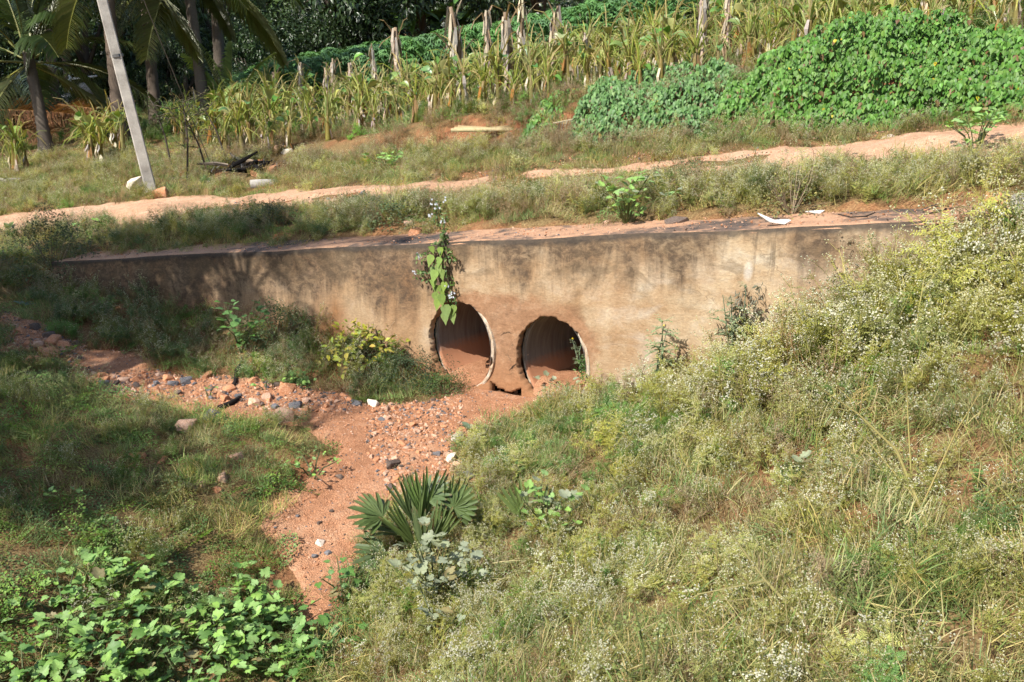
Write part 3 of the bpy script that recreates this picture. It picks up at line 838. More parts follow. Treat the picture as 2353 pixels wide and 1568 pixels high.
def grass(seed, h, n, cols, r=.09, wd=.004, lay=.5):
    random.seed(seed); mb = MB()
    for i in range(n):
        a = rv(0, 2 * PI); b = V((math.cos(a), math.sin(a), 0)) * r * math.sqrt(random.random())
        b.z = -.01
        d = rdir(35, 88); ln = h * rv(.5, 1.15); k = rv(.1, lay)
        pts = [b]; dd = d
        for j in range(3):
            dd = (dd - V((0, 0, k * .35)) + rdir(-90, 90) * .1).normalized(); pts.append(pts[-1] + dd * ln / 3)
        mb.ribbon(pts, [wd, wd, wd * .75, wd * .2], jit(random.choice(cols), .22))
    return mb.mesh("grass_tuft", M_PLANT)
def creeper(seed, r, n, cols, ls=.022, h=.05):
    random.seed(seed); mb = MB()
    for i in range(n):
        a = rv(0, 2 * PI); rr = r * math.sqrt(random.random())
        p = V((math.cos(a) * rr, math.sin(a) * rr, rv(.0, h) * (1.15 - rr / r)))
        mb.leaf(p, rdir(-15, 40), V((rv(-.4, .4), rv(-.4, .4), 1)), ls * rv(.6, 1.3), ls * rv(.5, .8), jit(random.choice(cols), .25), (.2, 1, .8, 0.05), .15, .2)
        if i % 4 == 0:
            q = p + rdir(0, 50) * r * .3
            mb.ribbon([p, q], [.003, .002], jit(OLIVE))
    return mb.mesh("creeper_mat", M_PLANT)

CREAM = (.70, .68, .48)
P_W = [parthenium(100 + i, rv(.36, .52), 3, jit((.38, .38, .11), .1), jit((.30, .34, .09), .1), 1.2, .0052, CREAM) for i in range(4)]
P_Y = [parthenium(200 + i, rv(.34, .52), 3, jit((.62, .59, .18), .1), jit((.52, .53, .14), .1), 1.4, .0050, (.74, .72, .46)) for i in range(4)]
P_F = [parthenium(250 + i, rv(.34, .48), 3, jit((.52, .50, .16), .1), jit((.40, .42, .11), .1), 1.0, .0068, (.78, .77, .60)) for i in range(3)]
P_G = [parthenium(300 + i, rv(.28, .40), 1, (.26, .36, .10), jit((.19, .38, .085), .12), 3.0, .0042, CREAM) for i in range(3)]
P_B = [parthenium(400 + i, rv(.35, .50), 3, jit((.42, .30, .16), .1), (.34, .25, .12), .6, .0050, (.50, .39, .23)) for i in range(3)]
P_D = [parthenium(450 + i, rv(.36, .54), 2, (.22, .26, .09), jit((.15, .25, .07), .12), 2.0, .0045, CREAM) for i in range(3)]
G_S = [grass(500 + i, .17, 210, [(.58, .49, .20), (.58, .49, .20), (.47, .48, .15), (.24, .34, .10), (.5, .4, .2)], .26, .0042, 1.3) for i in range(4)]
G_G = [grass(550 + i, .14, 210, [(.17, .31, .08), (.21, .35, .09), (.28, .38, .12), (.44, .45, .18)], .25, .0045, 1.1) for i in range(4)]
G_B = [grass(600 + i, .17, 180, [(.33, .23, .115), (.48, .39, .19), (.25, .155, .075), (.24, .2, .08)], .25, .004, 1.2) for i in range(3)]
C_G = [creeper(650 + i, .25, 320, [(.18, .35, .07), (.14, .29, .06), (.26, .40, .10)], .026, .06) for i in range(4)]
C_O = [creeper(680 + i, .25, 320, [(.26, .32, .095), (.34, .36, .13), (.21, .29, .085)], .020, .05) for i in range(3)]
WALLSET = lambda s, n: (s > W0 - .1) & (s < W1 + .1) & (n > -.06) & (n < WT + .06)

CLEAR = [(G(575, 390), .75), (G(315, 430), .5), (G(605, 428), .4), (G(348, 440), .25), (G(660, 360), .35)]
def grow(name, area, dens, accept, sets, label, cat, scale=(.75, 1.25), tilt=.18, seed=1, sink=0.0, hfun=None, lean=None):
    r = np.random.default_rng(seed)
    (x0, x1, y0, y1) = area
    n = int((x1 - x0) * (y1 - y0) * dens)
    x = r.uniform(x0, x1, n); y = r.uniform(y0, y1, n)
    p = accept(x, y) * 1.0
    for c_, r_ in CLEAR: p = p * ((x - c_.x) ** 2 + (y - c_.y) ** 2 > r_ * r_)
    k = r.random(n) < p
    x = x[k]; y = y[k]; n = len(x)
    z = H(x, y) - sink
    protos = []; ranges = []; ws = []
    for w, st in sets:
        ranges.append((len(protos), len(st))); protos += st; ws.append(w)
    wsum = np.zeros((len(ws), n))
    for i, w in enumerate(ws): wsum[i] = np.maximum(w(x, y) if callable(w) else np.full(n, w), 1e-4)
    cum = np.cumsum(wsum / wsum.sum(0), 0)
    u = r.random(n); which = (u[None] > cum).sum(0).clip(0, len(ws) - 1)
    st = np.array([q[0] for q in ranges])[which]; ln = np.array([q[1] for q in ranges])[which]
    pid = st + (r.random(n) * ln).astype(int)
    rot = np.c_[r.normal(0, tilt, n), r.normal(0, tilt, n), r.uniform(0, 6.283, n)]
    sc = r.uniform(scale[0], scale[1], n)
    if hfun is not None: sc = sc * hfun(x, y)
    return scatter(name, np.c_[x, y, z], rot, sc, pid, protos, label, cat)

def nz(f, seed, lo, hi):
    return lambda x, y: sstep((fbm(x, y, f, 4, seed) - lo) / (hi - lo))
FERN = ground_poly([(1080, 960), (1230, 950), (1420, 930), (1530, 980), (1500, 1080), (1380, 1130), (1250, 1080), (1090, 1060)])
BARE = ground_poly([(2330, 1380), (2353, 1568), (2000, 1540), (2150, 1400)])
def right_side(x, y):
    s, n = SN(x, y)
    xe = np.interp(y, [3, 5, 6.4, 7.3, 8.7, 9.3, 9.8], [-1.1, -1.1, -1.0, -.75, -.2, .55, .8])
    return (n < -.05) & (x > xe - .1) & ~sandmask(x, y, .1)
def a_right(x, y):
    gap = sstep((fbm(x, y, 1.6, 3, 71) - .28) / .16)
    return right_side(x, y) * (.34 + .66 * gap)
def low_right(x, y): return sstep((5.3 - y) / 1.4)
grow("bank_weeds", (-1.2, 6, 2.6, 10), 44,
     lambda x, y: a_right(x, y) * (1 - .55 * low_right(x, y)) * (1 - .75 * inpoly(x, y, BARE)),
     [(lambda x, y: 1.0 + 0 * x, P_Y), (lambda x, y: .2 + 1.0 * sstep((6.6 - y) / 1.5) * nz(.8, 74, .4, .55)(x, y), P_F), (lambda x, y: .7 * nz(1.1, 72, .35, .6)(x, y), P_W), (lambda x, y: .10 + 5.0 * inpoly(x, y, FERN), P_G), (.18, P_B)],
     "dense flowering weeds with tiny white heads covering the near bank", "weeds", (.62, 1.12), .32, 2,
     hfun=lambda x, y: .72 + .8 * sstep((SN(x, y)[0] - 1) / 3) * sstep((SN(x, y)[1] + 2.5) / 2) + .15 * (fbm(x, y, 1.2, 2, 73) - .5) - .12 * inpoly(x, y, FERN))
grow("bank_grass", (-1.3, 6, 2.2, 10), 44,
     lambda x, y: right_side(x, y) * (.55 + .45 * low_right(x, y)) * (1 - .6 * inpoly(x, y, BARE)),
     [(1.0, G_S), (.55, G_G), (.12, G_B), (.6, C_O)],
     "dry and green grass matted between the weeds of the near bank", "grass", (.7, 1.25), .35, 3)
def left_side(x, y):
    s, n = SN(x, y)
    xe = np.interp(y, [3, 5, 6.4, 7.3, 8.7, 9.3, 9.8], [-1.1, -1.1, -1.0, -.75, -.2, .55, .8])
    return (n < -.05) & (x < xe) & ~sandmask(x, y, .1)
def slope_zone(x, y):                     # the slope at the foot of the wall, left of the pipes
    s, n = SN(x, y)
    return (n > -1.75) & (s < -.75)
grow("left_bank_turf", (-9, -.8, 3.5, 12), 46,
     lambda x, y: left_side(x, y) * ~slope_zone(x, y) * (.35 + .65 * nz(1.5, 81, .28, .42)(x, y)),
     [(.6, G_G), (.4, G_S), (lambda x, y: .7 + 1.6 * (y < 7), C_G), (1.2, C_O), (.2, G_B)],
     "low green turf and creeping weeds on the bank opposite", "grass", (.5, .95), .3, 4)
grow("left_bank_weeds", (-9, -1.0, 3.5, 12), 7,
     lambda x, y: left_side(x, y) * ~slope_zone(x, y) * nz(1.2, 82, .36, .56)(x, y),
     [(1.0, P_W), (.8, P_D), (.5, P_G)],
     "scattered flowering weeds on the bank beside the dry stream", "weeds", (.45, .85), .25, 5)
def a_slope(x, y):
    s, n = SN(x, y)
    return slope_zone(x, y) & (n < -.05) & (s > -13) & ~sandmask(x, y, .1)
grow("slope_weeds", (-13, -.6, 9, 17), 20, lambda x, y: a_slope(x, y) * (.25 + .75 * nz(1.3, 83, .33, .5)(x, y)),
     [(1.0, P_D), (.7, P_W), (.5, P_B), (.35, P_G)],
     "dark green weeds on the slope below the left half of the wall", "weeds", (.5, .95), .3, 6)
grow("slope_grass", (-13, -.6, 9, 17), 24, lambda x, y: a_slope(x, y) * (.5 + .5 * nz(1.3, 84, .33, .5)(x, y)),
     [(1.0, G_G), (1.0, G_B), (.6, C_G)],
     "grass on the slope below the left half of the wall", "grass", (.6, 1.1), .35, 7)
# behind the wall
def verge(x, y):
    s, n = SN(x, y)
    ed = WT - .06 + .55 * fbm(s, s * 0, .8, 3, 91) * sstep((s + 3) / 2)
    near = (s > W0 - 6) & (s < 9) & (n > np.where((s < W0), -1.4, ed)) & (n < nr_s(s) - rw_s(s) + .12 + 1.2 * ((fbm(x, y, .8, 3, 66) > .67) & (s > -5.5) & (s < 2.0)))
    return near
grow("verge_weeds", (-14, 9, 5, 20), 34, lambda x, y: verge(x, y) * (.3 + .7 * nz(1.1, 92, .32, .5)(x, y)),
     [(1.0, P_W), (.9, P_Y), (.55, P_B), (lambda x, y: .15 + .9 * (SN(x, y)[0] < -2), P_D)],
     "olive flowering weeds along the verge between wall and track", "weeds", (.6, 1.05), .28, 8,
     hfun=lambda x, y: (.5 + .45 * sstep((SN(x, y)[1] - .55) / .5)) * (1 - .5 * sstep((SN(x, y)[1] - 1.3) / 1.0)))
grow("verge_grass", (-14, 9, 5, 20), 16, lambda x, y: verge(x, y) * (.6 + .4 * nz(1.1, 93, .32, .5)(x, y)),
     [(1.0, G_S), (.8, G_G), (.6, G_B), (.3, C_G)],
     "grass along the verge between wall and track", "grass", (.6, 1.1), .35, 9)
def far_verge(x, y):
    s, n = SN(x, y)
    return (s > -17) & (s < 10) & (n > nr_s(s) + rw_s(s) - .12) & (n < n0_s(s) + .35)
grow("roadside_weeds", (-16, 10, 6, 24), 17, lambda x, y: far_verge(x, y) * (.3 + .7 * nz(.9, 94, .33, .5)(x, y)),
     [(1.2, P_W), (.6, P_Y), (.7, P_B), (.3, P_G)],
     "pale weeds on the far side of the track below the bank", "weeds", (.4, .85), .28, 10)
grow("roadside_grass", (-16, 10, 6, 24), 22, lambda x, y: far_verge(x, y) * 1.0,
     [(1.0, G_S), (1.0, G_G), (.8, G_B)],
     "short grass on the far side of the track below the bank", "grass", (.55, 1.0), .35, 11)
def bank_face(x, y):
    s, n = SN(x, y)
    return (s > -11) & (s < 3) & (n > n0_s(s) - .5) & (n < n0_s(s) + 1.9)
grow("dry_bank_weeds", (-12, 6, 11, 24), 34, lambda x, y: bank_face(x, y) * (.12 + .88 * nz(1.2, 95, .38, .56)(x, y)),
     [(2.2, P_B), (.3, P_Y), (.12, P_D), (2.4, G_B), (.2, G_S)],
     "brown dried weeds on the earth bank below the banana field", "weeds", (.55, 1.0), .3, 12)
def field(x, y):
    s, n = SN(x, y)
    return (n > n0_s(s) + 1.0) & (n < 26) & (np.abs(x) < y * .56 + 2)
grow("field_grass", (-22, 16, 14, 42), 7, lambda x, y: field(x, y) * (.3 + .7 * nz(.7, 96, .3, .55)(x, y)),
     [(1.0, G_G), (.6, G_B), (.6, P_G), (.5, C_G)],
     "green ground cover of the field beyond the track", "grass", (.8, 1.6), .3, 13)
# gravel
def peb(seed, mat):
    random.seed(seed); bm = bmesh.new()
    for i in range(12): bm.verts.new(rdir(-90, 90) * rv(.8, 1.1))
    bmesh.ops.convex_hull(bm, input=bm.verts)
    for v in [v for v in bm.verts if not v.link_faces]: bm.verts.remove(v)
    for v in bm.verts: v.co.z *= .6
    me = bpy.data.meshes.new("pebble"); bm.to_mesh(me); bm.free(); me.materials.append(mat); return me
PEB = [peb(700 + i, M_STONE[c]) for i, c in enumerate(['orange', 'orange', 'pink', 'pink', 'orange', 'grey', 'dark', 'pink', 'orange', 'pink'])]
RUB = ground_poly([(840, 940), (1060, 920), (1070, 1010), (1080, 1100), (1180, 1110), (1100, 1150), (900, 1150), (850, 1080), (840, 1010)])
RUB2 = ground_poly([(190, 850), (300, 860), (600, 880), (720, 900), (830, 925), (820, 960), (640, 955), (420, 925), (240, 905)])
RUB3 = ground_poly([(0, 720), (60, 750), (200, 800), (180, 860), (100, 850), (0, 840)])
r = np.random.default_rng(77)
n = 120000
x = r.uniform(-7, 1.5, n); y = r.uniform(4.3, 12.5, n)
ru = inpoly(x, y, RUB) | inpoly(x, y, RUB2) | inpoly(x, y, RUB3)
k = sandmask(x, y, .2) & (SN(x, y)[1] < -.02) & (r.random(n) < np.where(ru, 1.0, .6))
x = x[k]; y = y[k]; ru = ru[k]; n = len(x)
scatter("gravel", np.c_[x, y, H(x, y) + .036], r.uniform(0, 6.28, (n, 3)) * np.array([.15, .15, 1]), (.003 + .013 * r.random(n) ** 2.6) * np.where(ru, 1.9, 1.0),
        (r.random(n) * len(PEB)).astype(int), PEB, "orange and grey gravel strewn over the dry stream bed", "gravel")
n = 9000
s = r.uniform(-13, 8, n); nn = nr_s(s) + r.uniform(-1.0, 1.0, n); x, y = XY(s, nn)
scatter("track_gravel", np.c_[x, y, H(x, y) + .03], r.uniform(0, 6.28, (n, 3)) * np.array([.15, .15, 1]), .005 + .018 * r.random(n) ** 2.5,
        (r.random(n) * len(PEB)).astype(int), PEB, "loose gravel on the dirt track", "gravel")
n = 2600
s = r.uniform(W0 + .1, W1 - .1, n); nn = r.uniform(.05, .8, n); x, y = XY(s, nn)
scatter("wall_top_grit", np.c_[x, y, walltop(s) + .012 + .05 * np.clip(nn - .4, 0, 1)], r.uniform(0, 6.28, (n, 3)) * np.array([.15, .15, 1]), .003 + .014 * r.random(n) ** 3,
        (r.random(n) * len(PEB)).astype(int), PEB, "grit and small stones on the sandy wall top", "gravel")
#@@PART2
# ------------------------------------------------------------------ stones
def stone_mesh(seed, mat, flat=.7, k=22):
    random.seed(seed); bm = bmesh.new()
    for i in range(k):
        d = rdir(-90, 90); d = V((max(-.72, min(.72, d.x)), max(-.62, min(.62, d.y)), max(-.6, min(.6, d.z)))) * rv(.85, 1.12)
        bm.verts.new(d)
    bmesh.ops.convex_hull(bm, input=bm.verts)
    for v in [v for v in bm.verts if not v.link_faces]: bm.verts.remove(v)
    bmesh.ops.bevel(bm, geom=[e for e in bm.edges if e.is_manifold and e.calc_face_angle(0) > .6], offset=.05, segments=1, affect='EDGES', clamp_overlap=True)
    for v in bm.verts: v.co.z *= flat
    me = bpy.data.meshes.new("stone"); bm.to_mesh(me); bm.free(); me.materials.append(mat); return me
STONES = {c: [stone_mesh(800 + 10 * i + j, M_STONE[c], rv(.55, .85)) for j in range(4)] for i, c in enumerate(M_STONE)}
def stone(p, size, c, label, group=None, name="stone", stretch=1.25):
    o = put(name, random.choice(STONES[c]), None, p, (rv(-.3, .3), rv(-.3, .3), rv(0, 6.28)), (size * .62 * rv(.9, stretch), size * .62 * rv(.75, 1.0), size * .62))
    return tag(o, label, "stone", group)
def inpix(poly):
    us = [p[0] for p in poly]; vs_ = [p[1] for p in poly]
    while True:
        u, v = rv(min(us), max(us)), rv(min(vs_), max(vs_))
        if inpoly(np.array([u]), np.array([v]), poly)[0]: return u, v
random.seed(31)
LBL = {'orange': 'orange-brown', 'pink': 'pinkish', 'grey': 'blue-grey', 'dark': 'dark brown', 'white': 'whitish'}
def stones_in(poly, n, lo, hi, mix, where, group, lift=.4):
    for i in range(n):
        u, v = inpix(poly); p = G(u, v)
        size = lo + (hi - lo) * random.random() ** 2.4
        c = random.choice(mix)
        p.z += size * .62 * lift * .5 + (.034 if sandmask(np.array([p.x]), np.array([p.y]), .16)[0] else .012)
        stone(p, size, c, "%s %s stone %s" % ("tiny" if size < lo + .12 * (hi - lo) else ("small" if size < lo + .45 * (hi - lo) else "larger"), LBL[c], where), group)
stones_in([(850, 945), (1060, 915), (1075, 1010), (1085, 1100), (1170, 1110), (1090, 1150), (900, 1150), (855, 1080), (845, 1010)], 125, .03, .09,
          ['orange', 'orange', 'orange', 'pink', 'pink', 'pink', 'pink', 'grey', 'dark'], "in the sunlit rubble below the pipes", "stones in the sunlit rubble")
stones_in([(200, 855), (330, 858), (600, 885), (720, 905), (830, 925), (820, 955), (640, 950), (420, 925), (240, 905)], 78, .045, .16,
          ['orange', 'orange', 'orange', 'orange', 'pink', 'pink', 'grey', 'dark'], "in the shaded rubble line below the slope", "stones in the shaded rubble line")
stones_in([(0, 725), (60, 755), (200, 800), (190, 845), (100, 840), (0, 830)], 22, .07, .18,
          ['orange', 'orange', 'orange', 'pink', 'dark'], "in the heap beside the slope weeds", "stones in the heap at the channel head")
stones_in([(640, 1130), (800, 1000), (860, 1150), (820, 1290), (700, 1350), (620, 1210)], 14, .03, .07,
          ['orange', 'pink', 'grey', 'dark'], "lying on the open sand", "loose stones on the open sand")
stones_in([(1850, 390), (2200, 345), (2300, 330), (2000, 345)], 10, .05, .11, ['grey', 'grey', 'dark', 'orange'], "in the track beside the vine bank", "stones in the track")
stones_in([(720, 470), (860, 430), (950, 420), (880, 450), (740, 480)], 12, .05, .13, ['orange', 'orange', 'pink', 'grey'], "in the washed-out track edge", "stones in the washed-out track edge")
for u, v, sz, c, lb in [
  (862, 940, .19, 'white', "long pale cream stone at the upper edge of the sunlit rubble"),
  (820, 935, .15, 'grey', "squarish grey stone beside the long pale cream stone"),
  (548, 1050, .17, 'pink', "upright pale pink stone in the turf by the stream"),
  (515, 1100, .18, 'pink', "broad pale pink stone with a rough top in the turf"),
  (462, 1115, .14, 'pink', "ragged pink stone next to a flat white stone"),
  (434, 1121, .12, 'white', "flat white stone in a bare patch of turf"),
  (500, 1128, .10, 'orange', "orange stone in the bare patch of turf"),
  (425, 1083, .13, 'orange', "orange stone half sunk in the turf above the pale stones"),
  (905, 1078, .18, 'dark', "dark brown angular stone in the middle of the sunlit rubble"),
  (430, 985, .28, 'pink', "large flat tan stone at the edge of the shaded turf"),
  (315, 1050, .17, 'orange', "lone orange stone in the shaded turf"),
  (650, 968, .32, 'pink', "big flat buried stone at the end of the shaded rubble"),
  (740, 1258, .10, 'white', "oval whitish stone on the open sand beside the fan palm"),
  (755, 1283, .07, 'grey', "small grey stone below the oval whitish one"),
  (375, 1060, .12, 'orange', "flat orange-brown stone in the turf"),
  (1270, 1112, .12, 'pink', "pinkish stone beside the green ferny weeds, left of a pair"),
  (1350, 1115, .12, 'pink', "pinkish stone beside the green ferny weeds, rightmost"),
  (1050, 1015, .18, 'white', "pale stone against the leafy rosette"),
  (1040, 1060, .17, 'white', "large whitish stone under the bank weeds by the rubble"),
  (1075, 1100, .12, 'grey', "blue-grey stone at the lower end of the rubble"),
  (315, 430, .55, 'white', "big pale limestone boulder at the foot of the leaning pole"),
  (370, 452, .35, 'orange', "flat orange stone on the track beside the pole"),
  (640, 343, .28, 'pink', "pale pink stone beside the burnt debris"),
  (660, 352, .24, 'white', "whitish angular stone at the right of the burnt debris"),
  (600, 372, .22, 'orange', "orange stone in the burnt debris"),
  (625, 395, .25, 'orange', "orange stone at the lower end of the burnt debris"),
  (590, 405, .22, 'orange', "orange stone beside the charred branches"),
  (955, 540, .2, 'orange', "flat orange slab of stone in the verge left of the flowering creeper"),
  (940, 518, .16, 'pink', "pinkish stone in the verge weeds"),
  (1555, 522, .22, 'dark', "brown slab of stone on the wall top below the mallow"),
  (2282, 463, .17, 'orange', "orange clod beside the grey concrete block"),
  (2310, 478, .10, 'orange', "small orange clod on the wall top"),
  (1395, 517, .11, 'pink', "small pinkish stone in the verge above the wall"),
  (70, 835, .26, 'orange', "large orange boulder at the head of the channel"),
  (110, 815, .22, 'orange', "orange boulder next to the weeds at the channel head"),
  (140, 800, .24, 'orange', "reddish boulder touching the slope weeds"),
  (480, 870, .2, 'orange', "orange boulder sticking out of the slope above the rubble"),
  (660, 905, .24, 'orange', "brown boulder below the dark shrub"),
  (850, 880, .2, 'orange', "orange stone under the yellow-leaved shrub"),
  (480, 965, .22, 'grey', "dark grey stone lying low in the shaded rubble"),
  (2040, 320, .16, 'white', "whitish stone on the far edge of the track")]:
    p = G(u, v); p.z += sz * (.1 if v < 700 else .0) + (.03 if v > 860 and sandmask(np.array([p.x]), np.array([p.y]), .16)[0] else 0)
    stone(p, sz, c, lb, name="boulder" if sz > .23 else "stone")

# ------------------------------------------------------------------ small debris
def blockmesh(name, dims, mat, seed=1, bev=.015, j=.01):
    random.seed(seed); bm = bmesh.new(); bmesh.ops.create_cube(bm, size=1)
    for v in bm.verts: v.co = V((v.co.x * dims[0], v.co.y * dims[1], v.co.z * dims[2])) + rdir(-90, 90) * j
    bmesh.ops.bevel(bm, geom=bm.edges[:], offset=bev, segments=2, affect='EDGES')
    me = bpy.data.meshes.new(name); bm.to_mesh(me); bm.free(); me.materials.append(mat); return me
def wallpt(u, v):                        # point on the wall top under a pixel
    d = ray(u, v); best = None
    for t in np.arange(6, 16, .01):
        x_, y_, z_ = d[0] * t, d[1] * t, CAM.z + d[2] * t
        s, n_ = SN(x_, y_)
        if z_ < walltop(s) + .012: return V((x_, y_, walltop(s) + .012))
p = wallpt(2347, 490)
tag(put("concrete_block", blockmesh("concrete_block", (.26, .2, .15), M_POLE, 3), None, p + V((.08, .02, .06)), (0, 0, .5)), "grey concrete block on the wall top beside the orange clods", "block")
def shard(name, u, v, pts, th, mat, label, cat, curl=.0, rz=0):
    bm = bmesh.new()
    top = [bm.verts.new((x_, y_, th + curl * x_ * x_)) for x_, y_ in pts]; bot = [bm.verts.new((x_, y_, curl * x_ * x_)) for x_, y_ in pts]
    bm.faces.new(top); bm.faces.new(bot[::-1])
    for i in range(len(pts)): bm.faces.new((bot[i], bot[(i + 1) % len(pts)], top[(i + 1) % len(pts)], top[i]))
    me = bpy.data.meshes.new(name); bm.to_mesh(me); bm.free(); me.materials.append(mat)
    return tag(put(name, me, None, wallpt(u, v) + V((0, 0, .01)), (.25, rv(-.2, .2), rz)), label, cat)
M_SHARD = concrete_mat("pale_shard", (.55, .52, .47), (.66, .64, .6), (.74, .73, .7), 20)
shard("tile_shard", 990, 533, [(-.13, .03), (.02, -.06), (.10, -.02), (.13, .07), (0, .09)], .012, M_SHARD, "white broken tile on the wall top by the flowering creeper", "tile")
shard("husk_scrap", 1783, 514, [(-.17, .0), (-.05, -.035), (.08, -.03), (.12, .03), (.09, .06), (-.02, .02)], .01, M_SHARD, "pale curved scrap of dry husk on the wall top", "husk", 1.6, -.3)
shard("husk_fragment", 1870, 493, [(-.08, 0), (.05, -.02), (.10, .02), (0, .04)], .01, M_SHARD, "small white fragment lying further along the wall top", "husk", 1.5)
random.seed(5)
mb = MB(); a = wallpt(2115, 494); b = wallpt(2205, 477)
pts = [a.lerp(b, t) + V((0, 0, .015 + .03 * math.sin(t * 3.1))) for t in np.linspace(0, 1, 7)]
for w in (0, .025): mb.ribbon([p + V((0, w, w * .5)) for p in pts], [.01, .03, .04, .04, .035, .025, .01], (.06, .055, .055))
o = put("bark_strip", mb.mesh("bark_strip", M_WOOD)); tag(o, "black curled bark strip lying on the wall top", "bark")
mb = MB(); a = wallpt(1960, 505) + V((0, 0, .02))
mb.tube([a + V((-.12, .03, .02)), a + V((-.02, 0, .0)), a + V((.1, -.02, .01)), a + V((.2, .06, .03))], [.006] * 4, (.06, .045, .035), 5)
o = put("twig", mb.mesh("twig", M_WOOD)); tag(o, "thin dark twig on the sandy wall top", "twig")
# concrete lump, cut banana trunk, charred pile
p = G(605, 428); mb = MB()
mb.tube([V((-.28, 0, .1)), V((-.1, .01, .1)), V((.15, 0, .11)), V((.3, .02, .12))], [.10, .115, .11, .09], (.5, .48, .44), 12)
mb.v = [(a_[0] * .8, a_[1] * .75, a_[2] * .75) for a_ in mb.v]
o = put("broken_post", mb.mesh("broken_post", M_POLE, True), None, p - V((0, 0, .045)), (0, .06, .35)); tag(o, "broken whitish concrete post lying at the track edge", "post")
p = G(1120, 326); mb = MB()
for k in range(3):
    mb.tube([V((-.62 + .04 * k, .07 * k - .07, .09 + .02 * k)), V((0, .06 * k - .06, .1)), V((.6 - .1 * k, .07 * k - .06, .1 + .02 * k))], [.032, .036, .026], [(.56, .45, .23), (.55, .42, .2), (.45, .33, .16)][k], 8)
o = put("cut_banana_stem", mb.mesh("cut_banana_stem", M_DRY, True), None, p + V((0, 0, .10)), (0, -.02, -.25)); tag(o, "split pale yellow banana stem lying below the bank", "banana stem")
p = G(575, 390)
ob = thing("burnt_brush_pile", "burnt brush pile with charred branches and ash beside the track", "brush pile", p)
random.seed(9)
for i in range(14):
    mb = MB(); a = V((rv(-.45, .4), rv(-.6, .6), rv(.04, .12))); d = rdir(-2, 16)
    ln = rv(.4, .8); q = a + d * ln
    ch = i % 3
    mb.tube([a, a.lerp(q, .5) + rdir(-30, 60) * .05, q], [.05 * rv(.6, 1.2), .042, .016], (.015, .013, .012) if ch else (.45, .36, .26), 6, None if ch else (.02, .018, .016))
    put("branch", mb.mesh("branch", M_WOOD), ob)
mb = MB()
for i in range(700):
    a = V((rv(-.6, .7), rv(-.7, .7), rv(0, .12))); mb.ribbon([a, a + rdir(-5, 40) * rv(.06, .22)], [.012, .004], random.choice([(.02, .018, .016), (.12, .08, .05), (.3, .29, .29), (.05, .04, .035)]))
put("ash_litter", mb.mesh("ash_litter", M_DRY), ob, kind="stuff")
p = G(30, 422); mb = MB(); mb.tube([V((-.5, 0, .06)), V((.15, .03, .06))], [.05, .05], (.5, .49, .47), 8)
o = put("fallen_post", mb.mesh("fallen_post", M_POLE), None, p); tag(o, "grey post piece lying in the grass below the banana clump", "post")
# charred roots in the stream
for u0, v0, u1, v1, w, lb in [(500, 950, 560, 920, .05, "black charred root lying across the orange sand"), (535, 905, 555, 830, .035, "thin dark root hanging down the slope below the dark shrub")]:
    a = G(u0, v0); b = G(u1, v1); mb = MB(); random.seed(u0)
    pts = [a.lerp(b, t) + V((rv(-.03, .03), 0, .03 + rv(0, .03))) for t in np.linspace(0, 1, 6)]
    mb.tube(pts, [w * .5, w * .7, w * .6, w * .6, w * .4, w * .2], (.03, .024, .022), 6)
    o = put("root", mb.mesh("root", M_WOOD, True)); tag(o, lb, "root")

# ------------------------------------------------------------------ poles and wire
def pole(pb, top, w0, w1, label):
    th = thing("utility_pole", label, "pole", pb)
    d = V(top) - V(pb)
    bm = bmesh.new(); rings = []
    for t in (-.06, 0, .25, .5, .75, 1.0):
        w = (w0 + (w1 - w0) * t) * .5; c = d * t; e = w * .82; cut = w * .18
        ring = []
        for x_, y_ in ((-w, -e), (-e, -w), (e, -w), (w, -e), (w, e), (e, w), (-e, w), (-w, e)):
            a = .35
            ring.append(bm.verts.new(c + V((x_ * math.cos(a) - y_ * math.sin(a), x_ * math.sin(a) + y_ * math.cos(a), 0))))
        rings.append(ring)
    for i in range(len(rings) - 1):
        for j in range(8): bm.faces.new((rings[i][j], rings[i][(j + 1) % 8], rings[i + 1][(j + 1) % 8], rings[i + 1][j]))
    bm.faces.new(rings[-1])
    me = bpy.data.meshes.new("shaft"); bm.to_mesh(me); bm.free(); me.materials.append(M_POLE)
    put("shaft", me, th)
    mb = MB(); c = d * .97
    mb.tube([c + V((-.6, 0, 0)), c + V((.6, 0, 0))], [.04, .04], (.2, .19, .18), 6)
    put("crossarm", mb.mesh("crossarm", M_WIRE), th)
    for tb in (.30, .47):
        bb = MB(); c = d * tb; hw = (w0 + (w1 - w0) * tb) * .56
        bb.tube([c - d.normalized() * .025, c + d.normalized() * .025], [hw * 1.18, hw * 1.18], (.2, .19, .18), 8)
        put("steel_band", bb.mesh("steel_band", M_WIRE), th)
    return th
pb = G(348, 440); q = at_y(232, -10, pb.y); d = (q - pb); top = pb + d * (8.0 / d.length)
pole(pb, top, .20, .14, "leaning grey concrete utility pole standing at the track edge")
pb2 = at_y(748, 110, 46); pb2.z = HZ(pb2.x, pb2.y); q = at_y(731, 0, 46.0)
d = q - pb2; pole(pb2, pb2 + d.normalized() * 8, .24, .17, "far pale utility pole behind the cassava hedge")
mb = MB(); a = at_y(322, -20, 17.5); b = at_y(432, 250, 19.0)
dd = (b - a).normalized(); b2 = b + dd * 1.9
mb.tube([a - dd * 4, a, b, b2], [.008] * 4, (.3, .3, .3), 5)
o = put("guy_wire", mb.mesh("guy_wire", M_WIRE)); tag(o, "thin slanting guy wire right of the leaning pole", "wire")

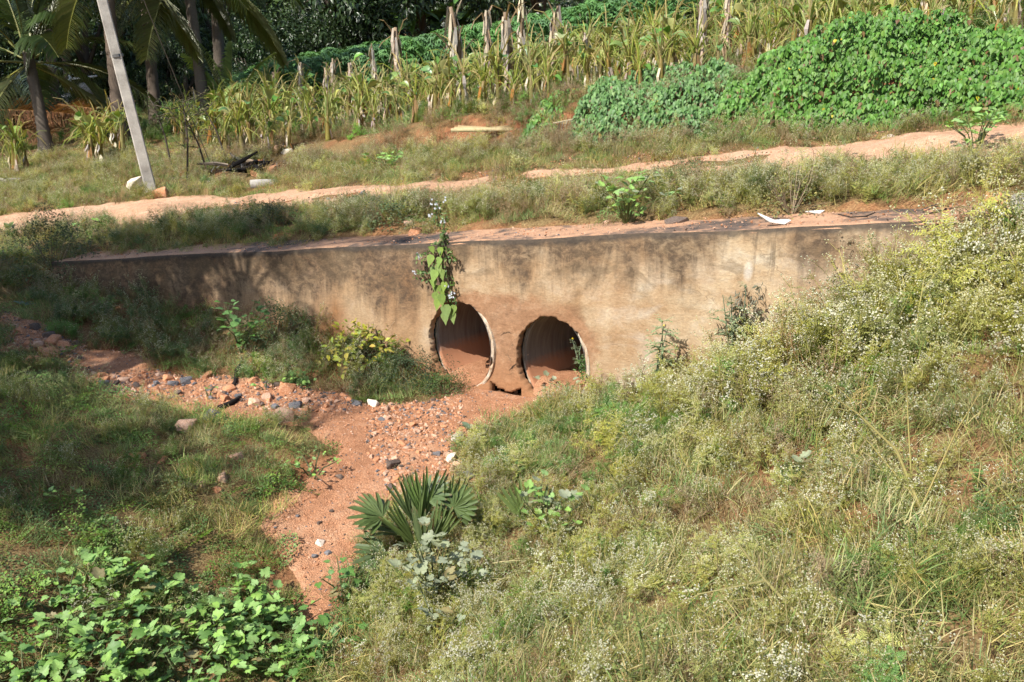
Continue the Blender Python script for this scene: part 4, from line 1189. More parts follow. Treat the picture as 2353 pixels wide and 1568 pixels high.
# ------------------------------------------------------------------ broad-leaved weeds with lobed leaves
def lobed_leaf(seed, c, c2, dusty=0):
    random.seed(seed); mb = MB()
    tab = [(-165, .34), (-140, .50), (-118, .46), (-100, .62), (-80, .55), (-62, .72), (-48, .70), (-36, .60), (-20, .84), (-8, .92), (0, 1.0), (8, .92), (20, .84), (36, .60), (48, .70), (62, .72), (80, .55), (100, .62), (118, .46), (140, .5), (165, .34)]
    ce = mb.vert(V((0, 0, .0)), c2); n = len(tab); mid = []; out = []
    cup = rv(-.6, .35)
    for a, r in tab:
        an = math.radians(a); r *= rv(.9, 1.08) * .5
        fold = abs(math.sin(an)) * .13
        for f, st in ((.55, mid), (1.0, out)):
            x_ = math.cos(an) * r * f; y_ = math.sin(an) * r * f
            st.append(mb.vert(V((x_, y_, fold * r * f * 1.4 + cup * (r * f) ** 2 * 2 - .35 * max(x_, 0) ** 2 + rv(-.012, .012))), jit(c if f > .9 else c2, .08)))
    for i in range(n - 1):
        mb.f.append((ce, mid[i], mid[i + 1])); mb.f.append((mid[i], out[i], out[i + 1], mid[i + 1]))
    return mb.mesh("lobed_leaf", M_LEAF, True)
LV_X = [lobed_leaf(900 + i, (.26, .50, .12), (.31, .53, .14)) for i in range(5)]
LV_XD = [lobed_leaf(910 + i, (.12, .28, .06), (.15, .31, .08)) for i in range(3)]
LV_DUST = [lobed_leaf(920 + i, (.34, .39, .25), (.37, .42, .27)) for i in range(4)]
LV_OLD = [lobed_leaf(930 + i, (.30, .24, .10), (.33, .30, .13)) for i in range(2)]
def broadleaf(p, h, nleaf, size, leaves, label, seed, group=None, name="broadleaf_weed", spread=.5, cst=(.13, .17, .06), burs=0, cat="plant"):
    random.seed(seed)
    th = thing(name, label, cat, p, group=group)
    mb = MB(); nst = max(2, int(nleaf / 7)); tips = []
    for k in range(nst):
        a = 2 * PI * k / nst + rv(-.4, .4); sp = spread * rv(.3, 1.0)
        e = V((math.cos(a) * sp, math.sin(a) * sp, h * rv(.7, 1.0) * (1 - .35 * (sp / max(spread, .01)) ** 2)))
        pts = [V((0, 0, -.04)), e * .45 + V((0, 0, h * .12)), e]
        mb.tube(pts, [.008, .006, .0035], jit(cst, .15), 5, None)
        tips.append(pts)
    out = []
    for i in range(nleaf):
        pts = tips[i % nst]; t = 1 - .8 * random.random() ** 1.3 if i >= nst else 1.0
        b = pts[1].lerp(pts[2], (t - .5) * 2) if t > .5 else pts[0].lerp(pts[1], t * 2)
        a = rv(0, 2 * PI); pl = size * rv(.5, 1.0)
        e = b + V((math.cos(a) * pl, math.sin(a) * pl, pl * rv(.1, .7)))
        mb.ribbon([b, e], [.005, .004], jit((.17, .2, .07)))
        az = a + rv(-.5, .5); til = rv(-.55, .25)
        sun_lean = V((-L.x, -L.y, 0)) * .25
        m = Euler((rv(-.5, .5) - sun_lean.y, til + sun_lean.x, az)).to_matrix()
        o = put("leaf", random.choice(leaves if random.random() > .05 else LV_OLD), th, e, m.to_euler(), size * (.42 + .83 * random.random() ** .8) * (1.0 if t > .5 else .8))
    if burs:
        for i in range(burs):
            pts = tips[i % nst]; b = pts[1].lerp(pts[2], rv(.2, 1.05)) + rdir(-40, 80) * .03
            mb.bit(b, rv(.008, .013), (.36, .40, .12))
    put("stem", mb.mesh("stem", M_PLANT), th)
    return th
xp = [(150, 1345, "leftmost plant of the bright lobed-leaf patch"), (250, 1275, "uppermost plant of the bright lobed-leaf patch"), (345, 1330, "bright lobed-leaf plant just below the uppermost one"),
      (235, 1420, "bright lobed-leaf plant in the middle of the patch"), (420, 1385, "bright lobed-leaf plant at the centre right of the patch"), (130, 1480, "bright lobed-leaf plant low at the left edge of the patch"),
      (300, 1500, "bright lobed-leaf plant at the bottom of the patch"), (560, 1330, "bright lobed-leaf plant beside the orange sand"), (610, 1395, "bright lobed-leaf plant reaching over the sand"),
      (520, 1450, "bright lobed-leaf plant low in front of the sand"), (650, 1480, "bright lobed-leaf plant at the lower right of the patch"), (60, 1540, "bright lobed-leaf plant cut by the lower left corner"),
      (430, 1530, "bright lobed-leaf plant at the bottom edge"), (735, 1430, "darker lobed-leaf plant at the right end of the patch"), (220, 1550, "bright lobed-leaf plant on the bottom edge near the corner")]
for i, (u, v, lb) in enumerate(xp):
    p = G(u, v + 80)
    broadleaf(p, rv(.22, .36), 62, .115, (LV_X + LV_X[:3] + LV_XD[:2]) if i != 13 else LV_XD, lb, 40 + i, "lobed-leaf plants beside the stream", spread=.42)
broadleaf(G(1000, 1400), .58, 90, .12, LV_DUST, "bushy plant with dusty grey lobed leaves below the fan palm", 71, spread=.36, burs=40)
broadleaf(G(1010, 1480), .40, 26, .10, LV_DUST, "low dusty grey leaved plant under the bushy one", 72, spread=.32, burs=10)
broadleaf(G(1260, 1250), .45, 50, .12, LV_X + LV_DUST[:2], "pale green lobed-leaf plant right of the fan palm", 73, spread=.34)
broadleaf(G(790, 1390), .42, 22, .11, LV_XD, "dark lobed-leaf plant at the edge of the sand below the fan palm", 74, spread=.24)
broadleaf(G(555, 810), .62, 70, .13, LV_XD, "dark broad-leaved shrub on the shaded slope below the wall", 75, spread=.4)
broadleaf(G(1440, 520), .62, 80, .13, LV_X + LV_DUST[:1], "broad-leaved mallow standing in the verge above the wall", 76, spread=.42)
broadleaf(G(2240, 360), .5, 80, .12, LV_X, "broad-leaved mallow growing in the track beside the vine bank", 77, spread=.4)
broadleaf(G(890, 398), .34, 60, .13, LV_X, "low round-leaved weed on the far side of the track", 78, spread=.42)
broadleaf(G(215, 545), .3, 10, .16, LV_X, "sprawling broad-leaved seedling at the near edge of the track", 79, spread=.3)
broadleaf(G(150, 1165), .18, 18, .06, LV_X, "small bright green weed in the shaded turf", 80, spread=.16)
broadleaf(G(720, 1100), .2, 40, .06, LV_X, "low yellow-green leafy clump at the edge of the sand", 81, spread=.34)
broadleaf(G(1290, 905), .12, 9, .12, LV_DUST, "dusty blue-green seedling on the sand before the right pipe", 82, spread=.15)
broadleaf(G(1880, 1130), .3, 12, .13, LV_DUST, "grey-green broad leaves among the white flowers of the bank", 83, spread=.2)
broadleaf(G(1850, 770), .25, 8, .10, LV_X, "small green broad-leaved weed against the wall below the thistle", 84, spread=.18)
broadleaf(G(345, 700), .25, 26, .05, LV_X, "small bright leafy weed at the foot of the shaded wall", 85, spread=.18)
for i, (u, v) in enumerate([(610, 905), (660, 900), (700, 905), (480, 920)]):
    broadleaf(G(u, v), .16, 10, .06, LV_X, ["leftmost of three bright seedlings in the shaded rubble", "middle one of three bright seedlings in the shaded rubble", "rightmost of three bright seedlings in the shaded rubble", "lone bright seedling in the shaded rubble"][i], 90 + i, "seedlings in the shaded rubble", spread=.08)

# rosettes with long oval leaves
def rosette(p, n, ln, label, c, seed, el=(20, 60)):
    random.seed(seed); th = thing("leaf_rosette", label, "plant", p)
    for i in range(n):
        mb = MB(); a = 2 * PI * i / n + rv(-.2, .2); e = math.radians(rv(*el))
        d = V((math.cos(a) * math.cos(e), math.sin(a) * math.cos(e), math.sin(e)))
        mb.leaf(V((0, 0, 0)), d, V((0, 0, 1)), ln * rv(.8, 1.1), ln * .38, jit(c, .1), (.12, .55, .9, 1.0, .75, 0.05), .3, .25)
        put("leaf", mb.mesh("leaf", M_LEAF, True), th)
rosette(G(1085, 1000), 7, .2, "grey-green leaf rosette at the right edge of the rubble", (.22, .31, .19), 3)
rosette(G(1065, 1035), 5, .17, "darker green leaf rosette just below the grey-green one", (.14, .27, .1), 4, (5, 40))
rosette(G(20, 530), 5, .22, "round-leaved seedling above the shaded bank", (.12, .22, .07), 6, (40, 70))
rosette(G(55, 705), 5, .2, "bluish leaved seedling in the shaded slope", (.16, .27, .23), 7, (20, 50))

# shrubs with small leaves
def shrub(name, p, rx, ry, rz, n, ls, cols, label, seed, cat="shrub", twigs=14, dry=0, up=.5, mat=None):
    random.seed(seed); th = thing(name, label, cat, p)
    mb = MB(); tw = MB()
    for i in range(twigs):
        d = rdir(15, 85); e = V((d.x * rx, d.y * ry, d.z * rz)) * rv(.7, 1.1)
        tw.tube([V((0, 0, -.03)), e * .5 + rdir(-90, 90) * .03, e], [.007, .005, .002], (.16, .12, .07), 4)
    for i in range(dry):
        d = rdir(25, 70); e = V((d.x * rx, d.y * ry, d.z * rz)) * rv(1.1, 1.6)
        tw.ribbon([V((0, 0, 0)), e * .6 + rdir(-90, 90) * .05, e, e + rdir(-50, 10) * .15], [.006, .005, .003, .001], (.42, .33, .23))
    for i in range(n):
        d = rdir(-5, 88); rr = rv(.55, 1.0) ** .6 * (1 + .25 * math.sin(d.x * 5 + seed) * math.cos(d.y * 6))
        q = V((d.x * rx, d.y * ry, d.z * rz)) * rr
        mb.leaf(q, (d * .5 + rdir(-30, 60)), V((d.x * .4, d.y * .4, up)), ls * rv(.6, 1.3), ls * rv(.4, .6), jit(random.choice(cols), .25), (.15, .95, .9, .05), .15, .35)
    put("foliage", mb.mesh("foliage", mat or M_LEAF), th)
    put("twigs", tw.mesh("twigs", M_WOOD), th)
    return th
shrub("yellow_leaved_shrub", G(835, 835), .48, .35, .42, 420, .085, [(.50, .50, .08), (.40, .45, .09), (.28, .37, .09), (.52, .46, .12)], "shrub with yellow-green leaves and dry twigs left of the pipes", 3, dry=16)
shrub("dark_shrub", G(930, 880), .58, .42, .34, 3600, .022, [(.045, .085, .03), (.06, .11, .035), (.09, .13, .05)], "low dark green small-leaved shrub spreading in front of the left pipe", 4)
shrub("ferny_weed", G(1025, 905), .30, .25, .24, 1300, .02, [(.11, .19, .05), (.09, .16, .04)], "ferny green weed at the right end of the dark shrub", 5)
shrub("leafy_weed", G(1360, 880), .16, .14, .26, 500, .035, [(.07, .17, .03), (.10, .21, .04)], "bushy green weed at the right rim of the right pipe", 6, dry=4)
shrub("slope_bush", G(130, 640), .85, .7, .85, 3600, .036, [(.07, .12, .04), (.11, .15, .06), (.15, .17, .07)], "dark bushy growth hiding the left end of the wall", 8, dry=10)
shrub("slope_bush", G(640, 790), .5, .4, .45, 1400, .03, [(.07, .12, .04), (.10, .14, .05)], "dark bush beside the broad-leaved shrub below the wall", 9, dry=10)
shrub("verge_bush", G(620, 520), .55, .4, .32, 1400, .032, [(.08, .13, .045), (.12, .16, .06)], "dense green bush in the shaded verge above the wall", 10, dry=4)
shrub("verge_bush", G(900, 520), .35, .3, .3, 800, .032, [(.10, .17, .05), (.13, .17, .06)], "rounded green bush in the sunny verge left of the flowers", 11, dry=4)
shrub("yellowing_weed", G(1820, 495), .35, .3, .45, 700, .03, [(.25, .26, .06), (.33, .29, .05), (.15, .18, .06)], "tall yellowing weed in the verge above the right half of the wall", 12, dry=12)
shrub("track_weed", G(1600, 420), .3, .3, .25, 500, .03, [(.12, .18, .05), (.17, .2, .07)], "small weed bush on the near edge of the track", 13, dry=6)

# spiny thistles
def thistle(p, h, label, seed, dead=False):
    random.seed(seed); th = thing("thistle", label, "thistle", p)
    mb = MB(); st = MB()
    for k in range(3):
        e = V((rv(-.12, .12), rv(-.1, .1), h * rv(.75, 1.0))); m_ = e * .5 + V((rv(-.04, .04), 0, 0))
        st.tube([V((0, 0, -.03)), m_, e], [.008, .007, .003], (.2, .27, .17), 5)
        for i in range(15):
            t = rv(.1, .99); b = (V((0, 0, 0)).lerp(m_, t * 2) if t < .5 else m_.lerp(e, t * 2 - 1))
            a = rv(0, 6.28); d = V((math.cos(a), math.sin(a), rv(-.1, .6))).normalized(); ll = h * rv(.14, .26)
            mb.leaf(b, d, V((0, 0, 1)), ll, ll * .3, jit((.30, .38, .20)), (.3, .9, .35, .8, .3, .5, .02), .35, .35)
            for j in range(4):
                for sg in (-1, 1):
                    sd = d.cross(V((0, 0, 1))).normalized() * sg
                    mb.leaf(b + d * ll * (.2 + .2 * j), sd + d * .5 + V((0, 0, .2)), V((0, 0, 1)), ll * .26, ll * .11, jit((.34, .42, .24)), (.5, .6, 0), .2, .2)
        if dead:
            for i in range(60): 
                q = e * rv(.55, 1.0) + V((.1, .02, .0)) + rdir(-90, 90) * rv(.02, .09)
                mb.leaf(q, rdir(-80, -10), V((1, 0, .2)), .05, .025, jit((.30, .29, .22)), (.4, 1, .1), .5, .2)
    put("leaves", mb.mesh("leaves", M_LEAF), th); put("stem", st.mesh("stem", M_PLANT), th)
    if not dead:
        fl = MB(); fl.bit(e + V((0, 0, .01)), .016, (.75, .6, .04)); put("flower", fl.mesh("flower", M_PLANT), th)
pt = at_y(1690, 775, 8.35); pt.z = HZ(pt.x, pt.y)
thistle(pt, 1.0, "spiny blue-green thistle with a withered brown side standing against the wall", 3, True)
px_, py_ = XY(2.33, -.28); pt = V((px_, py_, HZ(px_, py_)))
thistle(pt, .8, "spiny thistle with a yellow flower low against the wall", 5)
thistle(G(1335, 868), .3, "small thistle leaning into the right pipe", 8)

# creeper with pale flowers hanging over the wall
def heart_leaf(mb, p, d, up, ln, c):
    mb.leaf(p, d, up, ln, ln * .85, c, (.55, 1.0, .92, .62, .28, .03), .18, .15)
random.seed(17)
ps = wallpt(1035, 551)
cr = thing("flowering_creeper", "flowering creeper hanging over the wall above the left pipe with pale blue flowers", "creeper", ps)
s_c = float(SN(ps.x, ps.y)[0])
def wallp(ds_, dz, off=.05):
    x_, y_ = XY(s_c + ds_, -off); return V((x_, y_, walltop(s_c) + dz)) - ps
OUT = V((-SA, -CA, 0)); ALONG = V((CA, -SA, 0))
st = MB()
mains = [[wallp(.02, .05, -.1), wallp(.0, .02, .03), wallp(-.02, -.2, .06), wallp(.03, -.42, .06), wallp(.10, -.62, .07), wallp(.16, -.72, .08)],
         [wallp(0, .05, -.08), wallp(.04, .0, .04), wallp(.10, -.25, .08), wallp(.15, -.45, .10), wallp(.18, -.6, .09)],
         [wallp(0, .05, -.05), wallp(-.03, .18, .0), wallp(-.05, .32, .02), wallp(-.02, .44, .02)],
         [wallp(0, .03, -.05), wallp(.04, .15, .02), wallp(.07, .30, .02)],
         [wallp(0, 0, .03), wallp(-.14, -.1, .06), wallp(-.24, -.16, .08)],
         [wallp(0, -.2, .04), wallp(-.15, -.36, .06), wallp(-.30, -.34, .07)],
         [wallp(0, -.02, .05), wallp(.12, -.1, .08), wallp(.22, -.08, .1)]]
for m_ in mains: st.tube(m_, [.006] * (len(m_) - 1) + [.002], (.14, .12, .06), 4)
put("stem", st.mesh("stem", M_PLANT), cr)
sm = MB(); fl = MB()
for m_ in mains:
    for i in range(46):
        t = random.random() * (len(m_) - 1); b = m_[int(t)].lerp(m_[min(int(t) + 1, len(m_) - 1)], t % 1) + rdir(-90, 90) * .045
        sm.leaf(b, rdir(-60, 40), OUT + V((0, 0, .4)), rv(.025, .045), rv(.016, .026), jit(random.choice([(.06, .12, .03), (.10, .17, .04), (.16, .22, .06)]), .2), (.2, 1, .8, .05), .2, .3)
put("small_leaves", sm.mesh("small_leaves", M_LEAF), cr, kind="stuff")
for (ds_, dz, ln) in [(-.04, -.16, .12), (.04, -.17, .10), (0, -.32, .13), (.05, -.30, .11), (-.03, -.40, .10), (.05, -.47, .12), (-.02, -.55, .11), (.07, -.56, .12), (.12, -.68, .15), (.17, -.74, .12), (.09, -.76, .12), (-.01, -.47, .1), (-.05, -.05, .08), (.05, -.06, .09), (.02, -.24, .1), (.10, -.42, .1), (.02, -.62, .11), (.20, -.66, .1), (-.05, -.28, .09)]:
    lm = MB(); heart_leaf(lm, V((0, 0, 0)), V((rv(-.35, .35), -.2, -1)), OUT + V((0, 0, .5)), ln, jit((.22, .33, .07), .15))
    put("leaf", lm.mesh("leaf", M_LEAF, True), cr, wallp(ds_, dz + ln * .5, .10 + rv(-.02, .03)))
for (b, k) in [(wallp(-.08, .42, .03), 5), (wallp(-.02, .36, .04), 6), (wallp(.06, .46, .0), 4), (wallp(-.24, -.15, .09), 7), (wallp(-.31, -.33, .08), 4), (wallp(.13, -.42, .12), 9), (wallp(.18, -.50, .12), 9), (wallp(-.12, .28, .05), 5), (wallp(.05, .25, .04), 5)]:
    for i in range(k):
        q = b + rdir(-60, 80) * rv(.01, .045)
        for j in range(5):
            a = 2 * PI * j / 5; d = ALONG * math.cos(a) + V((0, 0, 1)) * math.sin(a) + OUT * .25
            fl.leaf(q, d, OUT, .013, .009, jit((.66, .69, .82), .08), (.4, 1, .3), .1, 0)
put("flowers", fl.mesh("flowers", M_PLANT), cr, kind="stuff")

# ------------------------------------------------------------------ fan palm
def fan_leaf(seed, R_, nseg, span, c, tip, petiole):
    random.seed(seed); mb = MB()
    for i in range(nseg):
        a = math.radians(-span / 2 + span * i / (nseg - 1)); ln = R_ * (.86 + .14 * math.cos(a)) * rv(.92, 1.04)
        w = min(R_ * math.radians(span / nseg) * .80, .05)
        d = V((math.cos(a), math.sin(a), 0)); sd = V((-math.sin(a), math.cos(a), 0))
        b = len(mb.v); cc = jit(c, .12)
        dr = rv(-.1, .22) * ln
        for t, ww, col in ((.02, .08, cc), (.45, 1.0, cc), (.9, .62, cc), (1.0, rv(.1, .4), tip)):
            ce = d * (ln * t) + V((0, 0, -dr * t * t))
            up = .35 * w * ww
            mb.vert(ce - sd * w * ww * .5 + V((0, 0, up * .8)), col); mb.vert(ce, col); mb.vert(ce + sd * w * ww * .5 + V((0, 0, up * .8)), col)
        for j in range(3):
            k = b + 3 * j; mb.f.append((k, k + 1, k + 4, k + 3)); mb.f.append((k + 1, k + 2, k + 5, k + 4))
    return mb.mesh("fan_leaf", M_GLOSS)
pf = G(965, 1285)
fp = thing("fan_palm", "young fan palm with stiff dark green leaves growing beside the sand", "palm", pf)
FC = (.12, .185, .06)
# (base->leaf centre, blade direction, blade normal, radius, segments, span)
fans = [((.03, .05, .30), (.08, .1, 1.0), (.55, -.8, .15), .42, 16, 58), ((-.26, -.05, .38), (-.85, .1, .40), (.45, -.25, .9), .27, 20, 170), ((.26, .05, .40), (.35, .3, .75), (.1, -.5, .85), .21, 22, 230),
        ((.05, -.14, .10), (.02, -.1, 1.0), (-.5, -.9, .1), .40, 10, 38), ((-.24, -.12, .12), (-.9, -.2, .20), (.2, -.25, .95), .26, 14, 130), ((.18, .1, .28), (.40, .15, .95), (.7, -.6, .1), .36, 12, 44),
        ((-.10, .0, .20), (-.85, .1, .30), (.3, -.2, .95), .40, 10, 46), ((.06, .12, .46), (.5, .3, .6), (-.3, -.4, .85), .20, 20, 190), ((-.25, -.18, .0), (-.7, -.5, .1), (0, -.3, .95), .22, 14, 130), ((-.02, -.08, .16), (-.50, -.1, .85), (.7, -.6, .2), .40, 9, 34),
        ((.12, -.05, .16), (.34, -.2, .9), (-.3, -.9, .2), .36, 8, 36), ((-.05, .05, .28), (-.22, .1, 1.0), (.7, -.6, .2), .38, 11, 42), ((.2, -.1, .08), (.85, -.2, .35), (-.2, -.3, .95), .28, 10, 70), ((.0, 0, .25), (-.1, .3, 1.0), (-.6, -.7, .2), .42, 8, 30)]
for i, (b, d, nrm, R_, ns, sp) in enumerate(fans):
    b = V(b); d = V(d).normalized(); nrm = V(nrm); nrm = (nrm - d * nrm.dot(d)).normalized(); sd = nrm.cross(d)
    me = fan_leaf(60 + i, R_, max(7, int(ns * .72)), sp, jit(FC, .15), (.20, .13, .06), 0)
    m = Matrix((d, sd, nrm)).transposed().to_euler()
    lo = put("fan_leaf", me, fp, b, m)
    mb = MB(); mb.tube([V((0, 0, -.05)), b * .55 + V((0, 0, .03)), b], [.012, .009, .007], (.17, .24, .06), 6)
    inv = Matrix((d, sd, nrm))
    mb.v = [tuple(inv @ (V(q) - b)) for q in mb.v]
    put("petiole", mb.mesh("petiole", M_PLANT, True), lo)
pf2 = G(1225, 1215)
fp2 = thing("fan_palm", "small fan palm seedling with a few upright blades right of the larger one", "palm", pf2)
for i, (b, d, nrm, R_, ns, sp) in enumerate([((-.06, 0, .05), (-.35, .1, .95), (.1, -1, .2), .34, 6, 45), ((.05, .02, .05), (.12, .1, 1), (0, -1, .1), .30, 4, 30), ((.22, .05, .02), (.2, 0, 1), (0, -1, .2), .22, 4, 40)]):
    b = V(b); d = V(d).normalized(); nrm = V(nrm); nrm = (nrm - d * nrm.dot(d)).normalized(); sd = nrm.cross(d)
    put("fan_leaf", fan_leaf(90 + i, R_, ns, sp, (.12, .17, .055), (.2, .16, .07), 0), fp2, b, Matrix((d, sd, nrm)).transposed().to_euler())

# ------------------------------------------------------------------ long bent stalks over the near bank
def stalk(pix, w, label, seed, c=(.42, .36, .11), kids=()):
    random.seed(seed); pts = [G(u, v) + V((0, 0, h)) for u, v, h in pix]
    o0 = pts[0].copy(); mb = MB(); m = len(pts)
    mb.tube([p - o0 for p in pts], [w * (1 - .7 * i / (m - 1)) for i in range(m)], c, 6)
    for kp in kids:
        q = [G(u, v) + V((0, 0, h)) - o0 for u, v, h in kp]
        mb.tube(q, [w * .55 * (1 - .6 * i / (len(q) - 1)) for i in range(len(q))], jit(c, .1), 5)
    o = put("bent_stalk", mb.mesh("bent_stalk", M_PLANT, True), None, o0); tag(o, label, "stalk", "bent dry stalks over the near bank")
stalk([(1865, 1500, .1), (1750, 1440, .25), (1680, 1350, .3), (1600, 1240, .32)], .010, "long yellow stalk bending to the upper left over the bottom of the bank", 1, kids=[[(1830, 1480, .12), (1600, 1540, .2), (1430, 1568, .2)], [(1750, 1440, .25), (1600, 1470, .25), (1520, 1490, .2)]])
stalk([(2130, 1240, .05), (2050, 1130, .25), (1960, 1060, .32), (1830, 970, .36)], .011, "long bundle of stalks rising to the upper left from the grass", 2, kids=[[(2110, 1210, .1), (2180, 1110, .3), (2260, 1000, .38)], [(2090, 1190, .12), (2070, 1090, .35), (2060, 1010, .5)], [(2100, 1200, .12), (1990, 1110, .25), (1880, 1010, .3)]])
stalk([(1490, 1290, .1), (1400, 1180, .3), (1330, 1090, .35)], .006, "thin bent stalk right of the pale lobed-leaf plant", 3, (.36, .33, .12))
stalk([(2310, 720, .1), (2180, 660, .3), (2060, 600, .45)], .007, "bent stalk arching out of the tall weeds by the wall end", 5)
# fruiting stem close to the camera
pg = G(1480, 1620); th = thing("fruiting_weed", "upright weed stem with green bur fruits at the bottom edge", "plant", pg); random.seed(21)
mb = MB(); fr = MB()
for k, e in enumerate([V((-.06, .02, .50)), V((.05, 0, .40)), V((-.14, 0, .22)), V((.16, -.02, .25))]):
    mb.tube([V((0, 0, -.05)), e * .5 + V((.02, 0, .02)), e], [.006, .005, .003], (.2, .25, .08), 5)
    for i in range(9): fr.bit(e * rv(.7, 1.05) + rdir(-60, 60) * .02, rv(.009, .015), jit((.33, .40, .10)))
put("stem", mb.mesh("stem", M_PLANT), th); put("bur_fruits", fr.mesh("bur_fruits", M_PLANT), th, kind="stuff")
#@@PART3
# ------------------------------------------------------------------ vine-covered bank
def vine_bank(label, s0, s1, pars, seed, dens, hang=.9):
    r = np.random.default_rng(seed); random.seed(seed)
    c = (s0 + s1) / 2; x_, y_ = XY(c, float(n0_s(c)) + .3)
    th = thing("vine_thicket", label, "vines", (x_, y_, HZ(x_, y_)))
    off = th.location.copy()
    n = int((s1 - s0) * 2.3 * dens)
    s = r.uniform(s0, s1, n); nn = n0_s(s) + r.uniform(-.25, 1.75, n)
    X_, Y_ = XY(s, nn)
    lim = fbm(X_, Y_, .9, 3, seed + 3) + .25 * sstep(np.minimum(s - s0, s1 - s) / (.25 * (s1 - s0))) 
    k = lim > pars[0]
    s, nn, X_, Y_ = s[k], nn[k], X_[k], Y_[k]; n = len(s)
    e = .05
    hx = (H(X_ + e, Y_) - H(X_ - e, Y_)) / (2 * e); hy = (H(X_, Y_ + e) - H(X_, Y_ - e)) / (2 * e)
    bul = pars[1] * (.38 + .62 * sstep((fbm(X_, Y_, 2.6, 3, seed + 5) - .28) / .4)) * sstep((nn - n0_s(s) + .3) / .4)
    bul = bul * sstep(np.minimum(s - s0, s1 - s) / .5 + .15)
    if seed == 5: bul = bul * (.35 + .85 * np.exp(-((s - 2.9) / 1.25) ** 2))
    Z_ = H(X_, Y_)
    leaves = []
    for i in range(n):
        nrm = V((-hx[i], -hy[i], 1)).normalized()
        nrm = (nrm + OUT * .35).normalized()
        f = random.random() ** .45
        p = V((X_[i], Y_[i], Z_[i])) + nrm * (bul[i] * f + .02) - off
        d = (V((rv(-.8, .8), rv(-.5, .1), -hang)) + OUT * .3)
        up = (nrm + rdir(-90, 90) * .85 + V((0, 0, .3)))
        c_ = random.choice([(.10, .25, .05), (.13, .30, .06), (.08, .20, .04), (.17, .33, .08)])
        if random.random() < .003: c_ = (.55, .48, .06)
        if random.random() < .03: c_ = (.22, .15, .07)
        leaves.append((p, d, up, .03 + .055 * random.random() ** 1.6, jit(c_, .25)))
    return th, leaves
HEART = []
for i in range(6):
    random.seed(970 + i); mb = MB(); heart_leaf(mb, V((0, 0, 0)), V((1, 0, 0)), V((0, 0, 1)), 1.0, [(.10, .25, .05), (.12, .28, .055), (.08, .20, .04), (.16, .31, .07), (.11, .26, .05), (.5, .44, .06)][i])
    HEART.append(mb.mesh("heart_leaf", M_LEAF, True))
def finish_vine(th, leaves, nind):
    leaves.sort(key=lambda q: (q[0] + th.location - CAM).length)
    random.seed(3); random.shuffle(leaves); 
    big = sorted(range(len(leaves)), key=lambda i: -leaves[i][3])[:nind]; bs = set(big)
    mb = MB()
    for i, (p, d, up, ln, c_) in enumerate(leaves):
        if i in bs:
            d = d.normalized(); sd = d.cross(up).normalized(); nn_ = sd.cross(d)
            m = Matrix((d, -sd, nn_)).transposed().to_euler()
            put("leaf", HEART[5] if random.random() < .008 else HEART[i % 5], th, p, m, ln)
        else: mb.leaf(p, d, up, ln, ln * .85, c_, (.6, 1.0, .55, .03), .18, .15)
    put("foliage", mb.mesh("foliage", M_LEAF), th, kind="stuff")
th, lv = vine_bank("big mound of heart-leaved vines covering the bank beside the track", 0.7, 5.6, (.30, .66), 5, 2400); finish_vine(th, lv, 300)
th, lv = vine_bank("curtain of heart-leaved vines hanging over the red bank", -1.75, 0.95, (.40, .38), 6, 1600); finish_vine(th, lv, 160)
th, lv = vine_bank("small separate tuft of hanging vines on the dry bank", -2.75, -2.05, (.30, .26), 8, 900); finish_vine(th, lv, 90)
th, lv = vine_bank("yellow-flecked vines at the right end of the bank", 5.4, 8.2, (.30, .40), 9, 1100); finish_vine(th, lv, 100)
# dry hanging banana leaf on the bank
p = G(1345, 300); random.seed(4); mb = MB()
for i in range(60):
    a = V((rv(-.45, .5), rv(-.1, .1), 0)); a.z = .12 + .18 * (a.x + .45); mb.ribbon([a, a + V((rv(-.05, .05), -.06, rv(-.28, -.08)))], [.022, .006], jit(random.choice([(.42, .37, .30), (.3, .26, .2)])))
mb.tube([V((-.5, 0, .1)), V((.1, 0, .22)), V((.55, 0, .3))], [.012, .01, .006], (.45, .38, .25), 5)
o = put("dry_banana_leaf", mb.mesh("dry_banana_leaf", M_DRY), None, p); tag(o, "grey tattered banana leaf lying against the red bank", "leaf")

